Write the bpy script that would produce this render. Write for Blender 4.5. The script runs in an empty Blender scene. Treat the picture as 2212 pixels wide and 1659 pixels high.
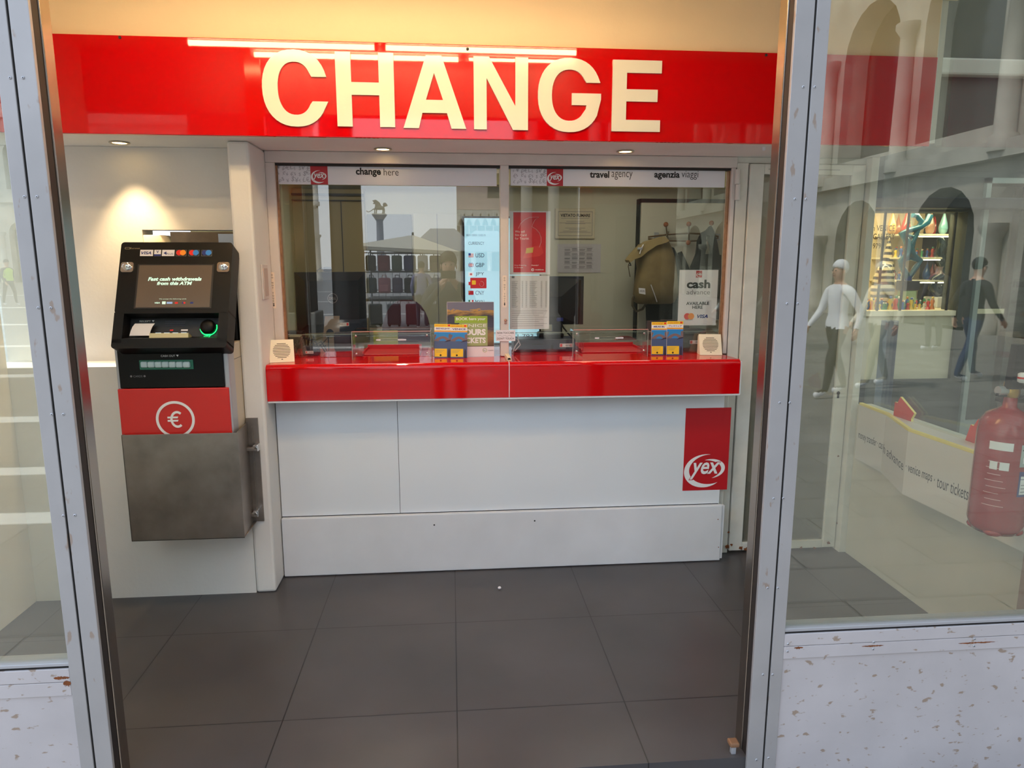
import bpy, bmesh, math, random
from mathutils import Vector, Matrix
random.seed(7)
R = math.radians
scene = bpy.context.scene
COL = scene.collection

# ------------------------------------------------------------------ camera
FPX = 1500.0; PITCH = R(9.9); YAW = R(5.0); EYE = Vector((0, 0, 1.6))
FWD = Vector((math.sin(YAW)*math.cos(PITCH), math.cos(YAW)*math.cos(PITCH), -math.sin(PITCH)))
RGT = Vector((math.cos(YAW), -math.sin(YAW), 0)); UPV = RGT.cross(FWD)
cd = bpy.data.cameras.new('camera'); cam = bpy.data.objects.new('camera', cd); COL.objects.link(cam)
cd.sensor_fit = 'HORIZONTAL'; cd.sensor_width = 36.0; cd.lens = FPX*36.0/2212.0
cd.clip_start = 0.05; cd.clip_end = 500
m = Matrix((RGT, UPV, -FWD)).transposed().to_4x4(); m.translation = EYE
cam.matrix_world = m
scene.camera = cam

# ------------------------------------------------------------------ view, world
scene.view_settings.view_transform = 'Standard'; scene.view_settings.look = 'None'
scene.view_settings.exposure = 0.0; scene.view_settings.gamma = 1.0
scene.view_settings.use_curve_mapping = False
scene.cycles.max_bounces = 10; scene.cycles.transparent_max_bounces = 24
scene.cycles.sample_clamp_indirect = 6.0
w = bpy.data.worlds.new('hazy_sky'); scene.world = w; w.use_nodes = True
nt = w.node_tree; nt.nodes.clear()
tc = nt.nodes.new('ShaderNodeTexCoord'); sx = nt.nodes.new('ShaderNodeSeparateXYZ')
rp = nt.nodes.new('ShaderNodeValToRGB'); bg = nt.nodes.new('ShaderNodeBackground'); wo = nt.nodes.new('ShaderNodeOutputWorld')
nt.links.new(tc.outputs['Generated'], sx.inputs[0]); nt.links.new(sx.outputs['Z'], rp.inputs[0])
rp.color_ramp.elements[0].position = 0.0; rp.color_ramp.elements[0].color = (0.87, 0.93, 1.0, 1)
rp.color_ramp.elements[1].position = 0.9; rp.color_ramp.elements[1].color = (0.42, 0.49, 0.60, 1)
e = rp.color_ramp.elements.new(0.35); e.color = (0.70, 0.80, 0.95, 1)
nt.links.new(rp.outputs[0], bg.inputs[0]); bg.inputs[1].default_value = 2.85
nt.links.new(bg.outputs[0], wo.inputs[0])

def emis_area(name, loc, size, size_y, power, color, rot=(0, 0, 0), parent=None):
    l = bpy.data.lights.new(name, 'AREA'); l.shape = 'RECTANGLE'; l.size = size; l.size_y = size_y
    l.energy = power; l.color = color
    o = bpy.data.objects.new(name, l); COL.objects.link(o)
    if parent is not None:
        o.parent = parent; loc = Vector(loc) - parent.location
    o.location = loc; o.rotation_euler = rot
    return o
sl = bpy.data.lights.new('hazy_sun', 'SUN'); sl.energy = 4.0; sl.angle = R(6); sl.color = (1, .95, .86)
so = bpy.data.objects.new('hazy_sun', sl); COL.objects.link(so); so.rotation_euler = Vector((.62, -.10, -1.0)).to_track_quat('-Z', 'Y').to_euler()

# ------------------------------------------------------------------ picture point -> place
def ray(x, y): return FWD + RGT*((x-1106)/FPX) - UPV*((y-829.5)/FPX)
def AY(x, y, Y): d = ray(x, y); return EYE + d*(Y/d.y)
def AZ(x, y, Z): d = ray(x, y); return EYE + d*((Z-EYE.z)/d.z)
def AX(x, y, X): d = ray(x, y); return EYE + d*(X/d.x)

# ------------------------------------------------------------------ materials
def lin(c): return tuple((v/255/12.92 if v/255 <= .04045 else ((v/255+.055)/1.055)**2.4) for v in c)
MATS = {}
def P(name, rgb, rough=.5, metal=0., spec=.5, coat=0., emis=0., var=0., vscale=6., bump=0., bscale=40., trans=0., alpha=1.):
    if name in MATS: return MATS[name]
    mt = bpy.data.materials.new(name); mt.use_nodes = True; n = mt.node_tree; b = n.nodes['Principled BSDF']
    c = lin(rgb); b.inputs['Base Color'].default_value = (*c, 1); b.inputs['Roughness'].default_value = rough
    b.inputs['Metallic'].default_value = metal; b.inputs['Specular IOR Level'].default_value = spec
    b.inputs['Coat Weight'].default_value = coat; b.inputs['Coat Roughness'].default_value = .04
    b.inputs['Transmission Weight'].default_value = trans; b.inputs['Alpha'].default_value = alpha
    if emis: b.inputs['Emission Color'].default_value = (*c, 1); b.inputs['Emission Strength'].default_value = emis
    if var or bump:
        t = n.nodes.new('ShaderNodeTexCoord')
    if var:
        no = n.nodes.new('ShaderNodeTexNoise'); no.inputs['Scale'].default_value = vscale; no.inputs['Detail'].default_value = 6
        mx = n.nodes.new('ShaderNodeMix'); mx.data_type = 'RGBA'; mr = n.nodes.new('ShaderNodeMapRange')
        mr.inputs[1].default_value = .3; mr.inputs[2].default_value = .7
        n.links.new(t.outputs['Object'], no.inputs['Vector']); n.links.new(no.outputs[0], mr.inputs[0])
        n.links.new(mr.outputs[0], mx.inputs[0])
        mx.inputs[6].default_value = (*[v*(1-var) for v in c], 1); mx.inputs[7].default_value = (*[min(1, v*(1+var*.5)) for v in c], 1)
        n.links.new(mx.outputs[2], b.inputs['Base Color'])
    if bump:
        no = n.nodes.new('ShaderNodeTexNoise'); no.inputs['Scale'].default_value = bscale; no.inputs['Detail'].default_value = 4
        bp = n.nodes.new('ShaderNodeBump'); bp.inputs['Strength'].default_value = bump; bp.inputs['Distance'].default_value = .01
        n.links.new(t.outputs['Object'], no.inputs['Vector']); n.links.new(no.outputs[0], bp.inputs['Height']); n.links.new(bp.outputs[0], b.inputs['Normal'])
    MATS[name] = mt; return mt

def glass(name, tint=(.93, .96, .93), ior=1.5, rough=0., haze=0., hazecol=(.5, .5, .45)):
    if name in MATS: return MATS[name]
    mt = bpy.data.materials.new(name); mt.use_nodes = True; n = mt.node_tree; n.nodes.clear()
    o = n.nodes.new('ShaderNodeOutputMaterial'); tr = n.nodes.new('ShaderNodeBsdfTransparent'); gl = n.nodes.new('ShaderNodeBsdfGlossy')
    fr = n.nodes.new('ShaderNodeFresnel'); ge = n.nodes.new('ShaderNodeNewGeometry'); mp = n.nodes.new('ShaderNodeMapRange'); mx = n.nodes.new('ShaderNodeMixShader')
    mp.inputs[3].default_value = ior; mp.inputs[4].default_value = 1/ior
    n.links.new(ge.outputs['Backfacing'], mp.inputs[0]); n.links.new(mp.outputs[0], fr.inputs['IOR'])
    tr.inputs[0].default_value = (*tint, 1); gl.inputs['Roughness'].default_value = rough; gl.inputs[0].default_value = (1, 1, 1, 1)
    a = tr
    if haze:
        df = n.nodes.new('ShaderNodeBsdfDiffuse'); df.inputs[0].default_value = (*hazecol, 1)
        m2 = n.nodes.new('ShaderNodeMixShader'); m2.inputs[0].default_value = haze
        n.links.new(tr.outputs[0], m2.inputs[1]); n.links.new(df.outputs[0], m2.inputs[2]); a = m2
    n.links.new(fr.outputs[0], mx.inputs[0]); n.links.new(a.outputs[0], mx.inputs[1]); n.links.new(gl.outputs[0], mx.inputs[2]); n.links.new(mx.outputs[0], o.inputs[0])
    MATS[name] = mt; return mt

# ------------------------------------------------------------------ mesh builder
class MB:
    def __init__(s): s.v = []; s.f = []; s.m = []; s.s = []; s.mats = []
    def mi(s, m):
        if m not in s.mats: s.mats.append(m)
        return s.mats.index(m)
    def add(s, vs, fs, m, smooth=False):
        o = len(s.v); i = s.mi(m)
        s.v += [Vector(p) for p in vs]
        for f in fs: s.f.append([o+k for k in f]); s.m.append(i); s.s.append(smooth)
    def bm(s, b, m, mat=None, smooth=False):
        b.verts.index_update()
        s.add([(mat @ v.co) if mat else v.co.copy() for v in b.verts], [[v.index for v in f.verts] for f in b.faces], m, smooth); b.free()
    def box(s, x0, x1, y0, y1, z0, z1, m, r=0., seg=2, mat=None):
        b = bmesh.new(); bmesh.ops.create_cube(b, size=1)
        for v in b.verts: v.co = Vector(((x0+x1)/2+v.co.x*abs(x1-x0), (y0+y1)/2+v.co.y*abs(y1-y0), (z0+z1)/2+v.co.z*abs(z1-z0)))
        if r: bmesh.ops.bevel(b, geom=b.edges[:], offset=min(r, .49*min(abs(x1-x0), abs(y1-y0), abs(z1-z0))), segments=seg, profile=.5, affect='EDGES')
        s.bm(b, m, mat); return s
    def hexa(s, p, m):  # 8 points: 0-3 front loop, 4-7 back loop
        s.add(p, [(0, 1, 2, 3), (7, 6, 5, 4), (0, 4, 5, 1), (1, 5, 6, 2), (2, 6, 7, 3), (3, 7, 4, 0)], m); return s
    def quad(s, p, m): s.add(p, [tuple(range(len(p)))], m); return s
    def prism(s, pts, o, ux, uy, d, m, smooth=False):  # 2D outline, extruded along -normal by d
        o, ux, uy = Vector(o), Vector(ux), Vector(uy); n = ux.cross(uy).normalized()
        a = [o+ux*p[0]+uy*p[1] for p in pts]; b = [q-n*d for q in a]; k = len(pts)
        s.add(a+b, [tuple(range(k)), tuple(range(2*k-1, k-1, -1))], m)
        s.add(a+b, [(i, k+i, k+(i+1) % k, (i+1) % k) for i in range(k)], m, smooth); return s
    def tube(s, pts, r, m, seg=8, cap=True):
        pts = [Vector(p) for p in pts]; rs = r if isinstance(r, (list, tuple)) else [r]*len(pts); vs = []; fs = []
        t0 = (pts[1]-pts[0]).normalized(); a = t0.orthogonal().normalized()
        for i, p in enumerate(pts):
            t = (pts[min(i+1, len(pts)-1)]-pts[max(i-1, 0)])
            if t.length < 1e-9: t = t0
            t.normalize(); a = (a-t*a.dot(t)); a = a.normalized() if a.length > 1e-6 else t.orthogonal().normalized(); b = t.cross(a)
            for k in range(seg): an = 2*math.pi*k/seg; vs.append(p+(a*math.cos(an)+b*math.sin(an))*rs[i])
        for i in range(len(pts)-1):
            for k in range(seg): fs.append((i*seg+k, i*seg+(k+1) % seg, (i+1)*seg+(k+1) % seg, (i+1)*seg+k))
        s.add(vs, fs, m, True)
        if cap: s.add(vs, [tuple(range(seg-1, -1, -1)), tuple(range(len(vs)-seg, len(vs)))], m)
        return s
    def lathe(s, prof, c, m, axis=(0, 0, 1), seg=24, cap=True, sx=1., sy=1.):
        ax = Vector(axis).normalized(); a = ax.orthogonal().normalized() if abs(ax.z) < .99 else Vector((1, 0, 0)); b = ax.cross(a); c = Vector(c)
        vs = []; fs = []
        for (r, h) in prof:
            for k in range(seg): an = 2*math.pi*k/seg; vs.append(c+ax*h+a*(math.cos(an)*r*sx)+b*(math.sin(an)*r*sy))
        for i in range(len(prof)-1):
            for k in range(seg): fs.append((i*seg+k, i*seg+(k+1) % seg, (i+1)*seg+(k+1) % seg, (i+1)*seg+k))
        s.add(vs, fs, m, True)
        if cap: s.add(vs, [tuple(range(seg-1, -1, -1)), tuple(range(len(vs)-seg, len(vs)))], m)
        return s
    def ball(s, c, r, m, sc=(1, 1, 1), seg=16):
        b = bmesh.new(); bmesh.ops.create_uvsphere(b, u_segments=seg, v_segments=seg//2+1, radius=r)
        s.bm(b, m, Matrix.Translation(c) @ Matrix.Diagonal((*sc, 1)), True); return s
    def disc(s, c, r, ux, uy, m, seg=20, ry=None):
        ry = ry or r; c, ux, uy = Vector(c), Vector(ux), Vector(uy)
        s.add([c+ux*(math.cos(2*math.pi*k/seg)*r)+uy*(math.sin(2*math.pi*k/seg)*ry) for k in range(seg)], [tuple(range(seg))], m); return s
    def curve(s, loops, o, ux, uy, m, ext=0., off=0.):  # filled outline with holes
        cu = bpy.data.curves.new('c', 'CURVE'); cu.dimensions = '2D'; cu.fill_mode = 'BOTH' if ext else 'FRONT'; cu.extrude = ext
        for lp in loops:
            sp = cu.splines.new('POLY'); sp.points.add(len(lp)-1); sp.use_cyclic_u = True
            for q, p in zip(sp.points, lp): q.co = (p[0], p[1], 0, 1)
        s._cv(cu, o, ux, uy, m, None, None); return s
    def text(s, body, o, ux, uy, m, w=None, h=None, bold=0., shear=0., align='LEFT', size=1., ext=0., keep=True):
        cu = bpy.data.curves.new('t', 'FONT'); cu.body = body; cu.size = 1; cu.offset = bold; cu.shear = shear; cu.resolution_u = 3
        cu.fill_mode = 'FRONT'
        s._cv(cu, o, ux, uy, m, w, h, align); return s
    def _cv(s, cu, o, ux, uy, m, w, h, align='LEFT'):
        ob = bpy.data.objects.new('t', cu); me = bpy.data.meshes.new_from_object(ob)
        o, ux, uy = Vector(o), Vector(ux), Vector(uy); n = ux.cross(uy)
        vs = [v.co.copy() for v in me.vertices]; fs = [tuple(p.vertices) for p in me.polygons]
        if vs and (w or h):
            x0 = min(v.x for v in vs); x1 = max(v.x for v in vs); y0 = min(v.y for v in vs); y1 = max(v.y for v in vs)
            sx = w/(x1-x0) if w else None; sy = h/(y1-y0) if h else None
            sx = sx or sy; sy = sy or sx
            dx = {'LEFT': 0, 'CENTER': .5, 'RIGHT': 1}[align]*(x1-x0)
            vs = [Vector(((v.x-x0-dx)*sx, (v.y-y0)*sy, v.z)) for v in vs]
        s.add([o+ux*v.x+uy*v.y+n*v.z for v in vs], fs, m)
        bpy.data.objects.remove(ob); bpy.data.curves.remove(cu); bpy.data.meshes.remove(me)
    def build(s, name, parent=None, loc=None, label=None, cat=None, group=None, kind=None):
        me = bpy.data.meshes.new(name)
        root = parent
        while root is not None and root.parent is not None: root = root.parent
        if parent is None:
            if loc is None:
                xs = [v.x for v in s.v]; ys = [v.y for v in s.v]; loc = ((min(xs)+max(xs))/2, (min(ys)+max(ys))/2, min(v.z for v in s.v))
            M = Matrix.Translation(Vector(loc)); inv = M.inverted()
        else: inv = root.matrix_basis.inverted()
        me.from_pydata([inv @ v for v in s.v], [], s.f)
        for mm in s.mats: me.materials.append(mm)
        me.polygons.foreach_set('material_index', s.m); me.polygons.foreach_set('use_smooth', s.s); me.update()
        o = bpy.data.objects.new(name, me); COL.objects.link(o)
        if parent is None: o.location = loc
        else: o.parent = parent
        if label: o['label'] = label
        if cat: o['category'] = cat
        if group: o['group'] = group
        if kind: o['kind'] = kind
        return o

def thing(name, label, cat, loc=(0, 0, 0), rotz=0., group=None, rot=None):
    o = bpy.data.objects.new(name, None); COL.objects.link(o); o.empty_display_size = .05
    o.rotation_euler = rot or (0, 0, rotz); o.location = loc
    o.matrix_basis = Matrix.Translation(Vector(loc)) @ o.rotation_euler.to_matrix().to_4x4()
    o['label'] = label; o['category'] = cat
    if group: o['group'] = group
    return o
def struct(name, loc=(0, 0, 0)):
    o = bpy.data.objects.new(name, None); COL.objects.link(o); o.location = loc; o['kind'] = 'structure'; return o
def dup(root, loc=None, rotz=None, label=None):
    r = root.copy(); COL.objects.link(r)
    if loc is not None: r.location = loc
    if rotz is not None: r.rotation_euler = (0, 0, rotz)
    if label: r['label'] = label
    for ch in list(root.children):
        c = ch.copy(); COL.objects.link(c); c.parent = r
        for g in list(ch.children):
            d = g.copy(); COL.objects.link(d); d.parent = c
    return r
def rrect(w, h, r, n=5):
    pts = []
    for (cx, cy, a0) in ((w/2-r, h/2-r, 0), (-w/2+r, h/2-r, 90), (-w/2+r, -h/2+r, 180), (w/2-r, -h/2+r, 270)):
        for k in range(n+1): a = R(a0+90*k/n); pts.append((cx+r*math.cos(a), cy+r*math.sin(a)))
    return pts
def ell(cx, cy, rx, ry, a0, a1, n=24): return [(cx+rx*math.cos(R(a0+(a1-a0)*k/n)), cy+ry*math.sin(R(a0+(a1-a0)*k/n))) for k in range(n+1)]
X_, Y_, Z_ = Vector((1, 0, 0)), Vector((0, 1, 0)), Vector((0, 0, 1))

def swoosh(cx, cy, rx, ry, a0, a1, wmax, rot=0., peak=.5, n=28):
    o = []; i = []
    for k in range(n+1):
        t = k/n; a = R(a0+(a1-a0)*t); wd = wmax*(math.sin(math.pi*t**(math.log(.5)/math.log(peak)))**.9 if 0 < t < 1 else 0)
        for (lst, d) in ((o, wd/2), (i, -wd/2)):
            x = (rx+d)*math.cos(a); y = (ry+d)*math.sin(a); lst.append((cx+x*math.cos(rot)-y*math.sin(rot), cy+x*math.sin(rot)+y*math.cos(rot)))
    return o+i[::-1]
def yex(mb, o, ux, uy, wd, red, white, hd=None):
    """red plate (wd wide) with the exchange emblem: swooshes round the slanted word; o is its lower-left corner"""
    o = Vector(o); n = Vector(ux).cross(Vector(uy)); k = wd; hd = hd or wd*1.67
    if red: mb.prism([(0, 0), (k, 0), (k, hd), (0, hd)], o, ux, uy, .0012, red)
    q = o+n*.0008
    sc = lambda pts: [(x*k, y*k) for (x, y) in pts]
    # unit coordinates: 1 = plate width
    mb.curve([sc(swoosh(.52, .455, .45, .35, 76, 300, .12, .10, .56))], q, ux, uy, white)
    mb.curve([sc(swoosh(.52, .47, .365, .215, 96, -74, .085, .08, .5))], q, ux, uy, white)
    w2 = white
    if red: mb.text('yex', q+ux*(.12*k)+uy*(.235*k)+n*.0004, ux, uy, red, w=.72*k, h=.41*k, bold=.06, shear=.3)
    mb.text('yex', q+ux*(.14*k)+uy*(.25*k)+n*.0008, ux, uy, w2, w=.68*k, h=.38*k, bold=.018, shear=.3)
# ------------------------------------------------------------------ shared materials
CREAM = P('warm_white_paint', (240, 218, 182), .6, var=.04, vscale=2.5, bump=.05, bscale=60)
WALLW = P('white_wall_paint', (228, 226, 222), .55, var=.05, vscale=3, bump=.08, bscale=50)
RED = P('gloss_red_laminate', (196, 2, 10), .06, spec=.42)
SIGNRED = P('gloss_red_acrylic', (205, 0, 4), .03, spec=.6, bump=.02, bscale=1.3)
MAPRED = P('printed_red', (186, 26, 36), .4)
WPANEL = P('white_gloss_panel', (226, 231, 236), .14, coat=.3)
WMATT = P('white_painted_board', (222, 224, 228), .42, var=.05, vscale=5)
FRAMEW = P('white_painted_metal', (214, 205, 200), .4, var=.06, vscale=8)
FRAMEG = P('worn_white_enamel', (216, 214, 205), .4, var=.1, vscale=9)
LETTER = P('cream_acrylic', (252, 248, 230), .12)
BLACKP = P('black_plastic', (12, 11, 11), .45, spec=.25)
DARK = P('dark_gap', (20, 18, 16), .8)
DARKG = P('dark_grey_plastic', (34, 34, 38), .45)
STEEL = P('brushed_steel_guard', (152, 144, 137), .42, metal=.85, var=.3, vscale=7)
CHROME = P('chrome', (225, 225, 225), .12, metal=1)
SILVER = P('silver_paint', (178, 180, 186), .35, metal=.4)
PAPER = P('white_paper', (232, 230, 236), .6)
INK = P('black_ink', (22, 22, 24), .6)
INKG = P('grey_ink', (120, 120, 124), .6)
WHITEINK = P('white_ink', (240, 240, 240), .5)
YEL = P('yellow_print', (240, 205, 40), .5)

def worn_alu(name, base, spots, spot_amt, metal=.35, rough=.42, stretch=(1, 1, 1), scale=9):
    mt = P(name, base, rough, metal=metal, var=.10, vscale=4)
    n = mt.node_tree; b = n.nodes['Principled BSDF']; src = b.inputs['Base Color'].links[0].from_socket
    t = n.nodes.new('ShaderNodeTexCoord'); mp = n.nodes.new('ShaderNodeMapping'); mp.inputs['Scale'].default_value = stretch
    no = n.nodes.new('ShaderNodeTexNoise'); no.inputs['Scale'].default_value = scale; no.inputs['Detail'].default_value = 3
    rr = n.nodes.new('ShaderNodeMapRange'); rr.inputs[1].default_value = spot_amt; rr.inputs[2].default_value = spot_amt+.05
    mx = n.nodes.new('ShaderNodeMix'); mx.data_type = 'RGBA'; mu = n.nodes.new('ShaderNodeMath'); mu.operation = 'MULTIPLY'; mu.inputs[1].default_value = .75
    n.links.new(t.outputs['Object'], mp.inputs[0]); n.links.new(mp.outputs[0], no.inputs['Vector']); n.links.new(no.outputs[0], rr.inputs[0])
    n.links.new(rr.outputs[0], mu.inputs[0]); n.links.new(mu.outputs[0], mx.inputs[0]); n.links.new(src, mx.inputs[6]); mx.inputs[7].default_value = (*lin(spots), 1)
    n.links.new(mx.outputs[2], b.inputs['Base Color']); return mt
ALU = worn_alu('worn_aluminium', (172, 171, 173), (154, 134, 118), .64, stretch=(1, 1, .4), scale=34)
SPECK = worn_alu('stained_white_panel', (190, 186, 189), (142, 118, 92), .625, metal=.05, rough=.35, stretch=(1, 1, 1.9), scale=26)
RUST = P('rust', (128, 70, 30), .8, var=.4, vscale=60)
JAMB = P('polished_jamb', (170, 160, 150), .22, metal=1)
RUBBER = P('dark_rubber', (40, 34, 32), .6)
GLASS = glass('clear_glass', (.97, .985, .97), 1.5)
GLASSF = glass('shopfront_glass', (.92, .955, .89), 2.05)
GLASSK = glass('security_glass', (.95, .97, .95), 1.8)
ACRYL = glass('clear_acrylic', (.96, .97, .98), 1.45)

# floor tiles
def tile_mat():
    mt = P('slate_tiles', (74, 72, 74), .33, var=.22, vscale=2.2); n = mt.node_tree; b = n.nodes['Principled BSDF']
    src = b.inputs['Base Color'].links[0].from_socket
    t = n.nodes.new('ShaderNodeTexCoord'); mp = n.nodes.new('ShaderNodeMapping'); mp.inputs['Location'].default_value = (.0, -2.914+.63*10, 0)
    br = n.nodes.new('ShaderNodeTexBrick'); br.offset = 0; br.squash = 1; br.inputs['Scale'].default_value = 1
    br.inputs['Brick Width'].default_value = .617; br.inputs['Row Height'].default_value = .63; br.inputs['Mortar Size'].default_value = .0022; br.inputs['Mortar Smooth'].default_value = 0
    br.inputs['Color1'].default_value = (1, 1, 1, 1); br.inputs['Color2'].default_value = (.88, .88, .88, 1); br.inputs['Mortar'].default_value = (.25, .25, .25, 1)
    mx = n.nodes.new('ShaderNodeMix'); mx.data_type = 'RGBA'; mx.blend_type = 'MULTIPLY'; mx.inputs[0].default_value = 1
    n.links.new(t.outputs['Object'], mp.inputs[0]); n.links.new(mp.outputs[0], br.inputs['Vector']); n.links.new(src, mx.inputs[6]); n.links.new(br.outputs[0], mx.inputs[7]); n.links.new(mx.outputs[2], b.inputs['Base Color'])
    return mt
TILE = tile_mat()
fl = MB(); fl.box(-2.1, 2.3, 1.963, 5.5, -.12, 0, TILE); fl.build('floor', loc=(0, 0, 0), kind='structure')

# ------------------------------------------------------------------ shell of the vestibule and kiosk
def wallbox(name, boxes, mat, r=.004):
    mb = MB()
    for b in boxes: mb.box(*b, mat, r)
    return mb.build(name, loc=(0, 0, 0), kind='structure')
ZS = 2.13; ZC = 2.765
wallbox('wall_left', [(-2.12, -2.0, 1.98, 3.29, 0, ZC)], WALLW)
wallbox('wall_front', [(-2.12, -1.47, 3.29, 3.62, 0, 1.131), (-1.47, -.975, 3.29, 3.62, 0, .47), (-2.12, -1.45, 3.5, 3.62, 1.131, ZS-.001), (-1.45, -.975, 3.5, 3.62, 1.754, ZS-.001)], WALLW, 0)
wallbox('wall_pier', [(-.975, -.88, 3.289, 3.62, 0, ZS-.001)], WALLW, .012)
mb = MB(); mb.box(-1.46, -.98, 3.86, 3.9, .47, 1.76, P('plywood', (150, 118, 84), .6, var=.25, vscale=14))
mb.build('wall_niche', loc=(0, 0, 0), kind='structure')
wallbox('wall_upper', [(-2.12, 2.19, 3.14, 3.2, ZS, ZC)], CREAM)
wallbox('ceiling', [(-2.12, 2.3, 1.9, 3.2, ZC, 2.95)], CREAM)
wallbox('ceiling_soffit', [(-2.12, 2.19, 3.2, 3.7, ZS, ZS+.06)], WALLW)
wallbox('wall_back', [(-1.4, 2.17, 5.3, 5.4, 0, 2.4)], P('interior_grey_green', (196, 194, 176), .7, var=.05, vscale=2, bump=.05))
wallbox('wall_interior_left', [(-1.4, -1.28, 3.98, 5.3, 0, 2.4), (-1.28, -.96, 3.9, 3.98, 0, 2.4), (-1.0, -.93, 3.62, 3.9, 0, 2.4)], P('interior_yellow_paint', (222, 212, 160), .7))
wallbox('wall_kiosk_right', [(2.172, 2.186, 3.56, 5.4, 0, 2.4)], WALLW)
wallbox('ceiling_interior', [(-1.4, 2.27, 3.7, 5.4, 2.32, 2.4)], WALLW)
wallbox('trim_1', [(-1.28, 2.19, 5.12, 5.3, 2.15, 2.32)], P('cornice_lit_yellow', (226, 214, 150), .7))  # warm light on the back beam is put into its yellow
wallbox('wall_closet', [(1.42, 2.17, 5.2, 5.298, 0, 2.04)], P('closet_panel', (205, 202, 186), .6, var=.04, vscale=2))
mb = MB(); mb.box(1.42, 2.17, 5.215, 5.298, 2.041, 2.07, DARK); mb.box(1.408, 1.419, 5.225, 5.298, 0, 2.07, DARK); mb.build('trim_2', loc=(0, 0, 0), kind='structure')
# roof slab above everything
wallbox('roof', [(-2.6, 2.6, 1.9, 5.6, 2.96, 3.2)], WALLW)
wallbox('wall_lintel', [(-2.2, 2.3, 1.92, 2.0, 2.43, ZC)], P('lintel_grey', (150, 150, 155), .5))
# right side wall with its glazing
RW = P('side_wall_enamel', (206, 202, 186), .4, var=.07, vscale=3)
wallbox('wall_right', [(2.18, 2.26, 2.02, 3.498, 0, .85)], RW)
w4 = struct('window_4', (2.22, 2.8, .85))
mb = MB(); mb.box(2.215, 2.225, 2.02, 3.5, .85, ZC, GLASS); mb.build('glass_pane', w4)
mb = MB(); mb.box(2.146, 2.186, 3.5, 3.555, 0, ZS, FRAMEG, .003); mb.build('frame_post', w4)
mb = MB(); mb.box(2.17, 2.3, 1.95, 2.02, 0, ZC, FRAMEG, .004); mb.build('frame_post', w4)
mb = MB(); mb.box(2.18, 2.26, 3.2, 3.5, ZS+.02, ZC, WALLW); mb.build('head_panel', w4)

# ------------------------------------------------------------------ shopfront frames (front plane Y = 1.95)
YF = 1.95
z1 = AY(1697, 1371, YF).z; z2 = AY(1697, 1397, YF).z; z3 = AY(1697, 1424, YF).z
def screw_mesh():
    mb = MB(); mb.lathe([(.0042, 0), (.0042, .001), (.003, .0022), (.0001, .0024)], (0, 0, 0), SILVER, (0, -1, 0), 14)
    mb.lathe([(.0016, .0005), (.0014, .0028)], (0, 0, 0), INK, (0, -1, 0), 8); return mb
sc0 = None
def screws(parent, pts):
    global sc0
    for (x, z) in pts:
        if sc0 is None:
            me = screw_mesh().build('screw', None, loc=(0, 0, 0)); sc0 = me.data; bpy.data.objects.remove(me)
        o = bpy.data.objects.new('screw', sc0); COL.objects.link(o); o.parent = parent
        o.location = Vector((x, YF, z))-parent.location
def front_window(name, xa, xb, xc, xd, s, xfar, ys):
    """xa outer edge of outer plate .. xb inner jamb edge; s = +1 opening lies at +x"""
    w = struct(name, (xa, YF, -.1))
    lo, hi = sorted((xa, xc-s*.003)); mb = MB(); mb.box(lo, hi, YF, YF+.012, -.15, 2.9, ALU, .0015); mb.build('cover_strip', w)
    lo, hi = sorted((xc+s*.003, xb)); mb = MB(); mb.box(lo, hi, YF, YF+.012, -.15, 2.9, ALU, .0015); mb.build('cover_strip', w)
    lo, hi = sorted((xa+s*.004, xb-s*.004)); mb = MB(); mb.box(lo, hi, YF+.004, YF+.02, -.15, 2.9, DARK); mb.box(lo, hi, YF+.02, YF+.05, -.15, 2.9, RUBBER, .002); mb.build('core', w)
    lo, hi = sorted((xa, xb)); mb = MB(); mb.box(lo, hi, YF+.05, YF+.1, -.15, 2.9, JAMB, .003); mb.build('jamb', w)
    lo, hi = sorted((xa, xfar))
    mb = MB(); mb.box(lo, hi, YF+.018, YF+.026, z1+.015, 2.9, GLASSF); mb.build('glass_pane', w)
    mb = MB(); mb.box(lo, hi, YF+.004, YF+.06, z1+.006, z1+.017, SILVER, .002); mb.build('glazing_bead', w)
    mb = MB(); mb.box(lo, hi, YF+.006, YF+.03, z1-.003, z1+.007, DARK, .001); mb.build('gasket', w)
    mb = MB(); mb.box(lo, hi, YF, YF+.012, z2+.0008, z1, SPECK, .0015); mb.box(lo, hi, YF, YF+.012, z3, z2-.0008, SPECK, .0015); mb.build('sill_strip', w)
    mb = MB(); mb.box(lo, hi, YF+.01, YF+.06, z3-.01, z1, DARKG); mb.build('rail_core', w)
    mb = MB(); mb.box(lo, hi, YF+.006, YF+.02, -.15, z3+.002, SPECK, .0015); mb.build('lower_panel', w)
    pp = []
    for (x, y) in ys: p = AY(x, y, YF); pp.append((p.x, p.z))
    screws(w, pp)
    return w
LWIN = front_window('window_1', -1.122, -1.03, -1.081, 0, 1, -2.12, [(22, 168), (50, 168), (53, 425), (80, 425), (83, 665), (110, 665), (112, 895), (137, 895), (137, 1114), (162, 1113)])
RWIN = front_window('window_2', 1.04, .942, .998, 0, -1, 2.17, [(1735, 188), (1760, 188), (1717, 430), (1741, 430), (1700, 656), (1723, 656), (1684, 870), (1706, 870), (1671, 1077), (1692, 1076), (1658, 1270), (1680, 1270), (1648, 1457), (1669, 1457), (1634, 1641), (1660, 1637),
    (1702, 1391), (1701, 1407), (1887, 1387), (1886, 1402), (2105, 1380), (2104, 1395)])
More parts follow.
